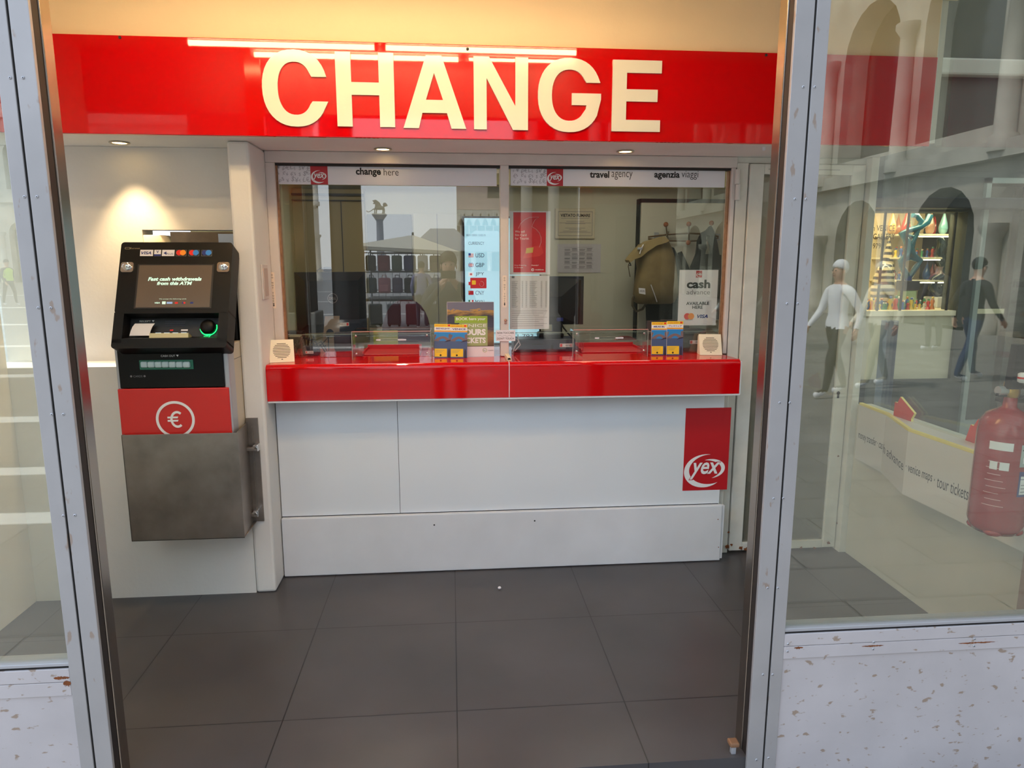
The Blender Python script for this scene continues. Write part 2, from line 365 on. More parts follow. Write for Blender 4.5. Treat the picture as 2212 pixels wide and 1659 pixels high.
# rust streaks along the strip joint
def rust(parent, x, y, wd, ht):
    c = AY(x, y, YF); mb = MB(); n = 26; rnd = random.Random(int(x+y)); top = []; bot = []
    for k in range(n+1):
        t = k/n; e = math.sin(math.pi*t)**.6; top.append((-wd/2+wd*t, e*ht*(.3+.4*rnd.random()))); bot.append((-wd/2+wd*t, -e*ht*(.3+.7*rnd.random())))
    mb.prism(top+bot[::-1], c-Y_*.0007, X_, Z_, .0006, RUST); mb.build('rust_streak', parent)
rust(RWIN, 1885, 1395, .075, .004); rust(RWIN, 2110, 1388, .13, .004); rust(RWIN, 1725, 1399, .03, .006); rust(LWIN, 133, 1464, .045, .008)
rust(LWIN, 145, 1476, .022, .014)
# brass bolt at the foot of the right jamb
t = thing('door_stop', 'small brown door stop at the foot of the right metal post', 'door stop', (.905, 1.985, 0))
mb = MB(); mb.box(.9, .916, 1.977, 1.993, 0, .03, SILVER, .002); mb.build('stem', t)
mb = MB(); mb.box(.892, .924, 1.968, 2.002, .03, .046, P('brown_rubber', (126, 92, 66), .6), .005); mb.build('cap', t)

# ------------------------------------------------------------------ CHANGE sign
YS = 3.12
pTL = AY(110, 68, YS); pBL = AY(135, 284, YS); zt = AY(900, 93, YS).z; zb = AY(900, 299, YS).z
sg = thing('shop_sign', 'long glossy red fascia board with big cream letters reading CHANGE', 'sign', (0, YS, zb))
mb = MB(); mb.box(-2.0, 2.18, YS+.001, YS+.02, zb, zt, SIGNRED, .003); mb.build('sign_board', sg)
def L(x0, x1, y0, y1, px):  # letter frame from picture measures
    a = AY(x0, y1, YS); b = AY(x1, y1, YS); c = AY((x0+x1)/2, y0, YS)
    return a.x, b.x-a.x, min(a.z, b.z), c.z-min(a.z, b.z)
def sup(cx, cy, rx, ry, a0, a1, n=36, e=2.25):
    o = []
    for k in range(n+1):
        a = R(a0+(a1-a0)*k/n); c, s_ = math.cos(a), math.sin(a); o.append((cx+rx*math.copysign(abs(c)**(2/e), c), cy+ry*math.copysign(abs(s_)**(2/e), s_)))
    return o
def gC(w, h):
    t, th = .235*w, .155*h
    o = sup(w/2, h/2, w/2, h/2, 17, 343); i = sup(w/2, h/2, w/2-t, h/2-th, 26, 334)
    o[0] = (w*.985, h*.655); i[0] = (w*.755, h*.655); o[-1] = (w, h*.335); i[-1] = (w*.76, h*.335)
    return [o+i[::-1]]
def gG(w, h):
    t, th = .22*w, .155*h
    o = sup(w/2, h/2, w/2, h/2, 20, 330); i = sup(w/2, h/2, w/2-t, h/2-th, 28, 316)
    o[0] = (w*.985, h*.675); i[0] = (w*.765, h*.675)
    return [o+[(w*.95, h*.27), (w, h*.45), (w, h*.53), (w*.535, h*.53), (w*.535, h*.37), (w*.77, h*.37), (w*.76, h*.32)]+i[::-1][1:]]
def gH(w, h): t = .262*w; return [[(0, 0), (t, 0), (t, .43*h), (w-t, .43*h), (w-t, 0), (w, 0), (w, h), (w-t, h), (w-t, .6*h), (t, .6*h), (t, h), (0, h)]]
def gA(w, h): return [[(0, 0), (.245*w, 0), (.305*w, .215*h), (.695*w, .215*h), (.765*w, 0), (w, 0), (.62*w, h), (.375*w, h)], [(.365*w, .395*h), (.5*w, .765*h), (.635*w, .395*h)]]
def gN(w, h): t = .235*w; return [[(0, 0), (t, 0), (t, .71*h), (.72*w, 0), (w, 0), (w, h), (w-t, h), (w-t, .33*h), (.28*w, h), (0, h)]]
def gE(w, h): t = .29*w; return [[(0, 0), (w, 0), (w, .165*h), (t, .165*h), (t, .425*h), (.93*w, .425*h), (.93*w, .595*h), (t, .595*h), (t, .825*h), (w, .825*h), (w, h), (0, h)]]
for fn, bx in ((gC, (572, 712, 108, 273)), (gH, (730, 854, 114, 273.5)), (gA, (872, 1007, 121, 277)), (gN, (1024, 1140, 124, 280)), (gG, (1161, 1296, 126, 285)), (gE, (1320, 1424, 131, 284))):
    x0, wd, z0, h = L(*bx, 0)
    mb = MB(); mb.curve(fn(wd, h), (x0, YS-.0045, z0), X_, Z_, LETTER, ext=.004)
    mb.build('letter', sg)
for x, y in ((259, 81), (1010, 106), (1655, 119)):
    p = AY(x, y, YS); mb = MB(); mb.lathe([(.006, 0), (.006, .002), (.003, .003)], p, DARKG, (0, -1, 0), 12); mb.build('screw', sg)

# ------------------------------------------------------------------ LED tubes under the vestibule ceiling
TUBE = P('led_tube_glow', (255, 218, 160), .4, emis=50)
def led(x0, x1, y, z, r, label):
    t = thing('tube_light', label, 'light', ((x0+x1)/2, y, ZC), group=None)
    mb = MB(); mb.box(x0, x1, y-.02, y+.02, ZC-.03, ZC, WMATT, .004); mb.build('fixture_body', t)
    mb = MB(); mb.tube([(x0+.01, y, z), (x1-.01, y, z)], r, TUBE, 10); mb.build('glowing_tube', t)
    for x in (x0, x1-.02): mb = MB(); mb.box(x, x+.02, y-.015, y+.015, z-.018, ZC-.02, WMATT, .003); mb.build('end_cap', t)
led(-1.34, -.36, 2.3, ZC-.052, .013, 'left one of the two ceiling tubes nearer the red board')
led(-.34, .71, 2.3, ZC-.052, .013, 'right one of the two ceiling tubes nearer the red board')
led(-1.06, .08, 2.12, ZC-.052, .013, 'ceiling tube nearest the entrance, left of the slim one')
led(.10, .72, 2.12, ZC-.05, .008, 'slim ceiling tube nearest the entrance')

# ------------------------------------------------------------------ soffit downlights
def downlight(x, y, label, power):
    p = AZ(x, y, ZS)
    t = thing('downlight', label, 'light', (p.x, p.y, ZS), group=None)
    mb = MB(); mb.lathe([(.030, .0), (.041, -.001), (.043, -.004), (.040, -.007), (.032, -.006), (.030, .0)], (p.x, p.y, ZS), P('satin_nickel', (190, 180, 160), .3, metal=.8), (0, 0, 1), 28, cap=False); mb.build('bezel', t)
    mb = MB(); mb.lathe([(.0001, -.0035), (.030, -.0035)], (p.x, p.y, ZS), P('halogen_glow', (255, 214, 140), .4, emis=14), (0, 0, 1), 24, cap=False); mb.build('lamp_face', t)
    l = bpy.data.lights.new('halogen', 'SPOT'); l.energy = power; l.color = (1, .70, .36); l.spot_size = R(78); l.spot_blend = .7; l.shadow_soft_size = .03
    o = bpy.data.objects.new('halogen', l); COL.objects.link(o); o.parent = t; o.location = (0, 0, -.012)
    return t
downlight(258, 307, 'left recessed spotlight in the soffit above the cash machine', 34)
downlight(827, 321, 'middle recessed spotlight above the change here window', 14)
downlight(1351, 326, 'right recessed spotlight above the travel agency window', 14)
mb = MB(); p = AZ(1650, 318, ZS); mb.lathe([(.008, 0), (.008, -.012), (.004, -.016)], p, WMATT, (0, 0, 1), 12)
mb.build('ceiling_hook', None, label='tiny white fitting in the soffit near the right metal post', cat='hook')

# ------------------------------------------------------------------ service windows
YG = 3.59
w3 = struct('window_3', (.28, 3.55, 1.122))
xl = -.835; xm0 = AY(1081, 560, 3.555).x; xm1 = AY(1099, 560, 3.555).x; xr = AY(1571, 560, 3.555).x
mb = MB(); mb.box(-.88, 1.46, 3.55, 3.63, 2.075, ZS-.001, FRAMEW, .004); mb.build('head_rail', w3)
mb = MB(); mb.box(-.88, xl, 3.55, 3.63, 1.124, 2.075, FRAMEW, .004); mb.box(xl, xl+.008, 3.57, 3.6, 1.124, 2.075, P('rusty_edge', (150, 110, 80), .7, var=.3, vscale=40)); mb.build('jamb', w3)
mb = MB(); mb.box(xm0, xm1, 3.55, 3.63, 1.124, 2.075, FRAMEW, .004); mb.build('mullion', w3)
mb = MB(); mb.box(xr, 1.455, 3.55, 3.63, 1.124, 2.075, FRAMEW, .004); mb.box(xr-.008, xr, 3.57, 3.6, 1.124, 2.075, MATS['rusty_edge']); mb.build('jamb', w3)
mb = MB(); mb.box(xl, xm0, YG, YG+.008, 1.23, 2.075, GLASSK); mb.build('glass_pane', w3)
mb = MB(); mb.box(xm1, xr, YG, YG+.008, 1.23, 2.075, GLASSK); mb.build('glass_pane', w3)
for a, b_ in ((xl, xm0), (xm1, xr)):
    mb = MB(); mb.box(a, b_, 3.565, 3.6, 2.063, 2.075, RUBBER, .001); mb.build('top_channel', w3)
# lower panes with a pass-through cut-out covered by an acrylic hood
gm = P('glass_edge', (150, 160, 150), .2)
for k, (a, b_, h0, h1) in enumerate(((xl, xm0, 786, 905), (xm1, xr, 1250, 1385))):
    ha = AY(h0, 745, YG).x; hb = AY(h1, 745, YG).x; y0 = YG+.01
    mb = MB()
    mb.box(a, ha, y0, y0+.006, 1.124, 1.24, GLASSK); mb.box(hb, b_, y0, y0+.006, 1.124, 1.24, GLASSK); mb.box(ha, hb, y0, y0+.006, 1.185, 1.24, GLASSK)
    mb.box(a, b_, y0-.001, y0+.007, 1.239, 1.2415, gm); mb.build('lower_pane', w3)
# door
d1 = struct('door_1', (1.8, 3.55, 0))
mb = MB(); mb.box(1.46, 2.17, 3.56, 3.62, 2.10, ZS, FRAMEG, .003); mb.box(1.46, 1.52, 3.55, 3.62, 0, 2.10, FRAMEG, .003); mb.box(2.145, 2.17, 3.556, 3.62, 0, 2.1, FRAMEG, .003); mb.build('door_frame', d1)
mb = MB(); mb.box(1.525, 1.6, 3.54, 3.58, .015, 2.095, FRAMEG, .004); mb.box(2.07, 2.142, 3.54, 3.58, .015, 2.095, FRAMEG, .004)
mb.box(1.6, 2.07, 3.54, 3.58, 2.045, 2.095, FRAMEG, .003); mb.box(1.6, 2.07, 3.54, 3.58, .015, .06, FRAMEG, .003)
mb.box(1.62, 2.0, 3.536, 3.541, 2.068, 2.07, INKG); mb.build('door_leaf', d1)
mb = MB(); mb.box(1.6, 2.07, 3.555, 3.561, .06, 2.045, glass('door_glass', (.80, .80, .74), 1.6, haze=.45, hazecol=(.26, .25, .20))); mb.build('glass_pane', d1)
for z0, z1_ in ((2.0-.02, 2.0+.055),):
    pass
for (ya, yb) in ((365, 398), (398, 432)):
    a = AY(1594, ya, 3.53); b_ = AY(1594, yb, 3.53); mb = MB(); mb.lathe([(.012, 0), (.012, abs(a.z-b_.z)-.002)], (a.x, 3.53, b_.z), FRAMEW, (0, 0, 1), 14); mb.build('hinge', d1)
p = AY(1811, 852, 3.538); mb = MB(); mb.prism([(-.006, -.02), (.006, -.02), (.006, 0), (.009, .004), (.009, .012), (0, .018), (-.009, .012), (-.009, .004), (-.006, 0)], p, X_, Z_, .006, DARKG); mb.build('keyhole', d1)
def rustbits(parent, pts, Y):
    mb = MB(); rnd = random.Random(3)
    for (x, y, r) in pts:
        c = AY(x, y, Y)-Y_*.001; q = []
        for k in range(9): a = 2*math.pi*k/9; rr = r*(.5+rnd.random()*.8); q.append((rr*math.cos(a)*1.2, rr*math.sin(a)))
        mb.prism(q, c, X_, Z_, .0008, RUST)
    mb.build('rust_spots', parent)
rustbits(d1, [(1580, 1177, .008), (1600, 1184, .01), (1612, 1186, .012), (1571, 1181, .01), (1810, 1130, .007), (1815, 1150, .009), (1790, 1173, .008), (1760, 1184, .008), (1730, 1183, .007), (1573, 1150, .006), (1811, 985, .005)], 3.538)

# ------------------------------------------------------------------ service counter
sc = thing('service_counter', 'white panelled exchange counter with a glossy red top and apron', 'counter', (.28, 3.34, 0))
xs = AY(1100, 820, 3.34).x; YC = 3.34; ZT = 1.122
def top_section(x0, x1, xb, nm):
    prof = [(YC, .948)]+[(YC+.022-.022*math.cos(R(a)), ZT-.022+.022*math.sin(R(a))) for a in range(0, 91, 15)]+[(3.98, ZT), (3.98, ZT-.03), (YC+.03, ZT-.03), (YC+.03, .948)]
    mb = MB(); k = len(prof)
    A = [Vector((x0, y, z)) for y, z in prof]; B = [Vector((x1 if y < 3.37 else xb, y, z)) for y, z in prof]
    mb.add(A+B, [tuple(range(k-1, -1, -1)), tuple(range(k, 2*k))]+[(i, (i+1) % k, k+(i+1) % k, k+i) for i in range(k)], RED); return mb.build(nm, sc)
top_section(-.879, xs-.002, xs-.002, 'counter_top'); top_section(xs+.002, 1.445, 1.39, 'counter_top')
mb = MB(); mb.box(xs-.002, xs+.002, YC+.002, 3.98, .95, ZT-.001, PAPER); mb.build('joint_strip', sc)
mb = MB(); mb.box(-.879, 1.452, YC+.002, YC+.035, .938, .948, WMATT, .002); mb.box(1.446, 1.455, YC+.004, YC+.035, .942, ZT-.01, WMATT, .003); mb.build('edge_strip', sc)
YP = 3.47
xp = AY(861, 980, YP).x; zk = AY(1100, 1106, 3.447).z
mb = MB(); mb.box(-.876, xp-.001, YP, YP+.02, zk+.004, .94, WPANEL, .001); mb.build('front_panel', sc)
mb = MB(); mb.box(xp+.001, 1.425, YP, YP+.02, zk+.004, .94, WPANEL, .001); mb.build('front_panel', sc)
mb = MB(); mb.box(-.876, 1.425, YP+.01, YP+.11, .0, .94, DARKG); mb.build('carcass', sc)
mb = MB(); mb.box(-.876, 1.437, 3.447, YP+.005, .004, zk, WMATT, .004); mb.box(-.7, 1.452, 3.455, YP+.008, .012, zk-.003, WMATT, .002)
for (x, y, r) in ((938, 1134, .006), (1155, 1125, .006), (1551, 1122, .004), (1552, 1182, .004)):
    p = AY(x, y, 3.447); mb.disc(p-Y_*.0006, r*.75, X_, Z_, INK if r > .005 else RUST, 9)
mb.build('kick_panel', sc)
mb = MB(); mb.box(1.428, 1.46, 3.5, 3.56, 0, .94, FRAMEG, .003); mb.build('end_post', sc)
a = AY(1474, 1060, YP); b_ = AY(1568, 1060, YP); c = AY(1480, 882, YP)
mb = MB(); yex(mb, a-Y_*.0012, X_, Z_, b_.x-a.x+.005, MAPRED, WHITEINK, c.z-a.z); mb.build('emblem_plate', sc)
# ================================================================== cash machine in the niche
def VIS(mb, o, ux, uy, wd, col): mb.text('VISA', o, ux, uy, col, w=wd, h=wd*.33, bold=.03, shear=.28)
def twin(mb, c, ux, uy, r, ca, cb, n=None):
    n = n or Vector(ux).cross(Vector(uy)); mb.disc(Vector(c)-Vector(ux)*r*.62, r, ux, uy, ca, 18); mb.disc(Vector(c)+Vector(ux)*r*.62+n*.0003, r, ux, uy, cb, 18)
MCR = P('card_red', (225, 40, 30), .4); MCO = P('card_orange', (245, 150, 40), .4); MCB = P('card_blue', (40, 130, 215), .4); VBLU = P('card_navy', (30, 45, 120), .4)
bl = AY(239, 753, 3.02); br_ = AY(489, 753, 3.02); tl = AY(273, 523, 3.2)
ax0, ax1 = bl.x, br_.x; AW = ax1-ax0
atm = thing('cash_machine', 'black cash machine with tilted screen head and red euro panel in the wall niche', 'atm', ((ax0+ax1)/2, 3.1, .47))
V = Vector((0, .19, tl.z-bl.z)); HL = V.length; V.normalize(); NN = X_.cross(V); O = Vector((ax0, 3.02, bl.z))
def q(u, v, n=0.): return O+X_*(u*AW)+V*(v*HL)+NN*n
def slab(mb, u0, u1, v0, v1, n0, n1, mt): mb.hexa([q(u0, v0, n1), q(u1, v0, n1), q(u1, v1, n1), q(u0, v1, n1), q(u0, v0, n0), q(u1, v0, n0), q(u1, v1, n0), q(u0, v1, n0)], mt)
mb = MB()
pl = [(p[0]+.5*AW, p[1]+HL*.66) for p in rrect(AW, HL*.68, .014)]
mb.prism(pl, O, X_, V, .1, BLACKP)
slab(mb, 0, .085, .05, .33, -.1, 0, BLACKP); slab(mb, .915, 1, .05, .33, -.1, 0, BLACKP)
mb.prism([(p[0]+.5*AW, p[1]+.045*HL) for p in rrect(AW, HL*.09, .014)], O, X_, V, .1, BLACKP)
slab(mb, .06, .94, .05, .33, -.11, -.065, DARKG)
mb.build('head_housing', atm)
mb = MB(); mb.add([q(.085, .09, -.0), q(.915, .09, 0), q(.915, .145, -.065), q(.085, .145, -.065), q(.085, .08, -.02), q(.915, .08, -.02), q(.915, .1, -.085), q(.085, .1, -.085)], [(0, 1, 2, 3), (7, 6, 5, 4), (0, 4, 5, 1), (1, 5, 6, 2), (2, 6, 7, 3), (3, 7, 4, 0)], DARKG); mb.build('shelf', atm)
SCR = P('lit_screen', (84, 72, 60), .25, emis=.35)
mb = MB(); slab(mb, .165, .845, .365, .785, 0, .001, P('screen_bezel', (28, 26, 25), .5)); mb.build('screen_bezel', atm)
mb = MB(); slab(mb, .18, .83, .375, .775, .001, .0016, SCR)
TXT = P('screen_text', (190, 225, 210), .5, emis=.7)
nn = .0022
mb.text('Fast cash withdrawals', q(.505, .625, nn), X_, V, TXT, w=.475*AW, h=.017, bold=.045, shear=.2, align='CENTER')
mb.text('from this ATM', q(.505, .585, nn), X_, V, TXT, w=.31*AW, h=.016, bold=.045, shear=.2, align='CENTER')
mb.text('We accept the following cards', q(.5, .447, nn), X_, V, TXT, w=.24*AW, h=.005, align='CENTER')
VIS(mb, q(.345, .41, nn), X_, V, .045*AW, TXT)
slab(mb, .41, .44, .405, .43, .0018, .0022, TXT); slab(mb, .45, .5, .408, .426, .0018, .0022, P('screen_blue', (130, 160, 200), .5, emis=.5))
for u, a, b_ in ((.535, MCR, MCR), (.6, VBLU, MCR), (.67, VBLU, VBLU)): twin(mb, q(u, .416, .002), X_, V, .0045, a, b_)
mb.build('screen', atm)
# card stickers along the top
mb = MB()
for (u0, u1) in ((.175, .29), (.3, .36), (.37, .48)): slab(mb, u0, u1, .865, .925, 0, .001, PAPER)
slab(mb, .3, .36, .865, .882, .001, .0014, VBLU)
VIS(mb, q(.185, .88, .0014), X_, V, .09*AW, VBLU); mb.text('V', q(.33, .893, .0014), X_, V, VBLU, h=.012, bold=.03, align='CENTER'); mb.text('PLUS', q(.41, .878, .0014), X_, V, VBLU, w=.06*AW, h=.008)
mb.prism([(0, .0075), (.012, .015), (.012, 0)], q(.383, .878, .0014), X_, V, .0003, VBLU)
GREYL = P('thin_outline', (110, 110, 112), .5)
for u, a, b_ in ((.54, MCR, MCO), (.655, MCR, MCB), (.77, VBLU, MCB)):
    slab(mb, u-.047, u+.047, .865, .925, 0, .0006, GREYL); slab(mb, u-.044, u+.044, .868, .922, .0006, .0009, BLACKP); twin(mb, q(u, .898, .0012), X_, V, .0135*AW/.5, a, b_)
mb.build('card_stickers', atm)
mb = MB(); mb.curve([[(p[0]+.014, p[1]) for p in rrect(.022, .009, .003)], [(p[0]+.014, p[1]) for p in rrect(.018, .006, .002)]], q(.03, .94, .0008), X_, V, P('pale_gold_print', (150, 140, 110), .5)); mb.text('Euronet', q(.085, .933, .0008), X_, V, MATS['pale_gold_print'], w=.04, h=.007); mb.build('maker_mark', atm)
for u in (.075, .93):
    mb = MB(); c = q(u, .755, .001)
    mb.prism(rrect(.052, .046, .01), c+NN*.004, X_, V, .006, CHROME); mb.ball(c+NN*.004, .02, CHROME, (1.05, .5, .95), 20); mb.build('chrome_mirror', atm)
# receipt slot, keypad, card reader
mb = MB(); pts = [(0, 0), (.012, .022), (.025, .038), (.04, .045)]
pw = .082; a0 = q(.12, .135, -.03)
vs = [a0+Y_*0]; vs = []
for (d, hgt) in ((0, 0), (.004, .022), (.011, .042), (.022, .058)): vs += [a0+V*hgt-NN*d*.5+X_*d*.6, a0+V*hgt-NN*d*.5+X_*(pw+d*.6)]
mb.add(vs, [(0, 1, 3, 2), (2, 3, 5, 4), (4, 5, 7, 6)], PAPER, True); mb.build('receipt_lip', atm)
mb = MB(); mb.text('RECEIPT \u25BC', q(.165, .285, -.064), X_, V, WHITEINK, w=.062, h=.008); mb.build('receipt_label', atm); mb = MB()
for v in (.285, .262, .242): mb.box(0, 0, 0, 0, 0, 0, INKG) if False else slab(mb, .39, .57, v, v+.011, -.065, -.0642, P('faint_label', (60, 58, 66), .6))
slab(mb, .44, .47, .2, .212, -.065, -.064, MCR); slab(mb, .54, .6, .198, .214, -.065, -.064, PAPER); mb.build('labels', atm)
mb = MB(); KB = P('keypad_metal', (200, 184, 140), .35, metal=.5); kc = q(.34, .118, -.005)
slab(mb, .31, .65, .102, .145, -.05, -.012, KB); mb.build('keypad', atm)
kp = atm.children[-1]
for i in range(4):
    for k in range(3): mb = MB(); slab(mb, .345+i*.075, .395+i*.075, .128+k*.012, .137+k*.012, -.035-k*.006, -.018-k*.006, CHROME); mb.build('key', kp)
mb = MB(); c = q(.79, .225, -.064); mb.lathe([(.030, 0), (.032, .02), (.026, .03), (.012, .034), (.0001, .034)], c, BLACKP, NN, 28); mb.build('card_reader', atm)
GRN = P('green_led', (30, 220, 110), .4, emis=2.2)
mb = MB(); b1 = NN.orthogonal()
mb.tube([c+X_*(.035*math.cos(R(a)))+V*(.035*math.sin(R(a)))+NN*.006 for a in range(190, 381, 10)], .0022, GRN, 8)
for (p0, p1) in (((.79, .125), (.85, .125)), ((.85, .125), (.825, .1)), ((.78, .108), (.82, .108))): mb.tube([q(p0[0], p0[1]+.01, -.02), q(p1[0], p1[1]+.01, -.02)], .0012, GRN, 6)
mb.build('led_ring', atm)
# body
YB = 3.11
zA = AY(360, 757, YB).z; zB = AY(370, 837, YB).z; bx0, bx1 = AY(252, 780, YB).x, AY(484, 780, YB).x
mb = MB(); mb.box(bx0-.004, bx1+.018, YB+.01, 3.8, .5, zA+.02, P('beige_casing', (196, 184, 164), .5), .006); mb.box(bx0-.006, bx0+.02, YB-.002, YB+.06, .5, zA+.015, SILVER, .006); mb.box(bx1-.004, bx1+.02, YB-.002, YB+.08, .5, zA+.015, SILVER, .006)
mb.box(bx1+.0185, bx1+.02, YB+.08, 3.8, zB+.11, zB+.112, INKG); mb.box(ax0+.03, ax1-.03, 3.30, 3.78, zA, tl.z-.06, BLACKP, .01); mb.build('casing', atm)
mb = MB(); mb.box(bx0+.008, bx1-.004, YB-.01, YB+.02, zB, zA+.01, BLACKP, .004)
mb.text('CASH OUT \u25BC', AY(367, 771, YB-.011), X_, Z_, WHITEINK, w=.075, h=.009, align='CENTER'); mb.text('\u25CF CARDS \u25CF', AY(298, 815, YB-.011), X_, Z_, INKG, w=.065, h=.009, align='CENTER'); mb.build('cash_panel', atm)
cpn = atm.children[-1]
for k in range(7):
    a = AY(306+k*15.2, 787, YB-.012); mb = MB(); mb.box(a.x, a.x+.0285, YB-.028, YB-.01, a.z-.013, a.z+.013, P('clear_plastic_slot', (196, 214, 214), .25), .006, 3); mb.build('slot_segment', cpn)
mb = MB(); a = AY(302, 793, YB-.01); mb.box(a.x, a.x+.225, YB-.014, YB-.009, a.z-.012, a.z+.03, P('slot_green_glow', (30, 90, 70), .3, emis=.25), .004); mb.build('slot_surround', cpn)
zR = .73
mb = MB(); mb.box(bx0-.004, bx1+.014, YB-.012, YB+.012, zR-.1, zB-.002, P('euro_panel_red', (200, 40, 36), .35), .004)
ce = AY(379, 906, YB-.013); rr = AY(421, 906, YB-.013).x-ce.x
mb.curve([ell(0, 0, rr, rr, 0, 360, 48)[:-1], ell(0, 0, rr*.86, rr*.86, 0, 360, 48)[:-1]], ce-Y_*.0006, X_, Z_, WHITEINK)
e_o = ell(.1*rr, 0, .36*rr, .46*rr, 50, 310, 24); e_i = ell(.1*rr, 0, .24*rr, .33*rr, 50, 310, 24)
mb.curve([e_o+e_i[::-1]], ce-Y_*.0006, X_, Z_, WHITEINK)
for dz in (-.12, .06): mb.quad([ce+Vector((-.4*rr, -.0007, dz*rr)), ce+Vector((.12*rr, -.0007, dz*rr)), ce+Vector((.16*rr, -.0007, (dz+.1)*rr)), ce+Vector((-.4*rr, -.0007, (dz+.1)*rr))], WHITEINK)
mb.build('euro_panel', atm)
# steel guard box bolted over the lower half
YGd = 3.075; g0 = AY(263, 940, YGd); g1 = AY(519, 933, YGd); g2 = AY(286, 1170, YGd); gx0, gx1 = (g0.x+g2.x)/2-.003, (g1.x+AY(523, 1163, YGd).x)/2; gz1 = g0.z; gz0 = g2.z
mb = MB(); mb.box(gx0, gx1, YGd, YGd+.004, gz0, gz1, STEEL, .001); mb.box(gx0, gx0+.004, YGd, 3.284, gz0, gz1, STEEL, .001); mb.box(gx0, gx1, YGd, 3.284, gz0, gz0+.004, STEEL, .001)
mb.build('steel_guard', atm); gd = atm.children[-1]; gd['label'] = 'scuffed brushed steel box guarding the lower half'
gxr = AY(545, 1000, 3.284).x; mb = MB(); mb.hexa([(gx1-.003, YGd, gz0), (gxr-.01, 3.284, gz0), (gxr-.01, 3.284, gz1), (gx1-.003, YGd, gz1), (gx1-.007, YGd+.004, gz0), (gxr-.014, 3.284, gz0), (gxr-.014, 3.284, gz1), (gx1-.007, YGd+.004, gz1)], STEEL); mb.build('side_shell', gd)
fx = AY(572, 1140, 3.284).x
mb = MB(); mb.box(gxr-.016, fx, 3.280, 3.289, gz0-.0, gz1+.02, STEEL, .001); mb.box(gxr+.01, gxr+.014, 3.27, 3.281, gz0+.03, gz1-.02, STEEL, .001); mb.build('wall_flange', gd)
for y in (967, 1108):
    p = AY(545, y, 3.27); mb = MB(); mb.box(p.x-.03, p.x+.02, 3.235, 3.262, p.z-.008, p.z+.008, STEEL, .002); mb.tube([(p.x+.0, 3.25, p.z), (p.x+.03, 3.24, p.z+.012)], .009, CHROME, 8); mb.box(p.x+.01, p.x+.035, 3.24, 3.28, p.z-.012, p.z+.02, CHROME, .004); mb.build('latch', gd)
# roll on top, paper note on plywood
p = AY(336, 507, 3.6); z_ = tl.z+.001
t = MB(); t.lathe([(.062, 0), (.066, .006), (.066, .095), (.062, .1), (.02, .1), (.02, .04)], (AY(336, 507, 3.56).x, 3.56, tl.z-.058), P('paper_roll', (240, 228, 200), .7), seg=28); t.build('paper_roll', None, label='short white paper roll lying on top of the cash machine', cat='paper roll')
mb = MB(); mb.box(AY(472, 515, 3.855).x, AY(508, 515, 3.855).x, 3.852, 3.858, 1.55, 1.75, PAPER)
mb.build('paper_note', None, label='pale paper stuck on the plywood behind the cash machine', cat='paper')
# white switch plate on the pier
p = AX(571, 608, -.879)
t = thing('wall_plate', 'tall narrow white plate on the pier left of the service window', 'plate', (-.878, p.y, p.z))
mb = MB(); mb.box(-.88, -.872, p.y-.05, p.y+.05, p.z-.085, p.z+.08, FRAMEW, .004); mb.build('frame', t)
mb = MB(); mb.box(-.873, -.869, p.y-.035, p.y+.035, p.z-.068, p.z+.062, P('plate_inset', (196, 178, 168), .5), .003); mb.build('inset', t)

# ================================================================== window banners, notices
def banner(x0, x1, xa, xb, y0, y1, Y, words, label):
    a = AY(x0, y1, Y); b_ = AY(x1, y1+2, Y); c = AY((x0+x1)/2, y0, Y); za = AY((x0+x1)/2, y1, Y).z; zt_ = c.z
    t = thing('window_banner', label, 'banner', ((a.x+b_.x)/2, Y, za)); wd = b_.x-a.x; hh = zt_-za
    mb = MB(); mb.box(a.x, b_.x, Y, Y+.001, za, zt_, PAPER); mb.build('strip', t)
    rnd = random.Random(9); mb = MB(); xr0 = AY(xa, y1, Y).x; pale = P('pale_symbol_grey', (178, 174, 182), .6)
    sy = '\u20ac$\u00a3\u00a5\u20ac\u00a2\u20bd\u00a3$\u00a5'
    for i in range(9):
        for k in range(4):
            s_ = rnd.choice(sy); px = a.x+.012+(xr0-a.x-.03)*(i/8); pz = za+.012+(hh-.035)*(k/3)+rnd.uniform(-.004, .004); an = rnd.uniform(-.4, .4)
            mb.text(s_, (px, Y-.0006, pz), Vector((math.cos(an), 0, math.sin(an))), Vector((-math.sin(an), 0, math.cos(an))), pale, h=rnd.uniform(.014, .026))
    mb.build('currency_pattern', t)
    mb = MB(); xr1 = AY(xb, y1, Y).x; yex(mb, (xr0, Y-.0015, za), X_, Z_, xr1-xr0, MAPRED, WHITEINK, hh); mb.build('emblem', t)
    for (s_, xs0, xs1, ybase, hpx, bold) in words:
        p0 = AY(xs0, ybase, Y-.001); p1 = AY(xs1, ybase, Y-.001); hz = AY(xs0, ybase-hpx, Y-.001).z-p0.z
        mb = MB(); mb.text(s_, p0, X_, Z_, INK, w=p1.x-p0.x, h=hz, bold=bold); mb.build('lettering', t)
banner(588, 1073, 672, 709, 346, 400, 3.583, [('change', 769, 823, 382, 20, .03), ('here', 829, 861, 379, 15, -.008)], 'white window banner reading change here with a red emblem')
banner(1103, 1565, 1181, 1216, 354, 403, 3.583, [('travel', 1274, 1316, 384, 15, .03), ('agency', 1321, 1366, 388, 17, -.008), ('agenzia', 1413, 1468, 388, 18, .03), ('viaggi', 1472, 1508, 388, 19, -.008)], 'white window banner reading travel agency and agenzia viaggi')
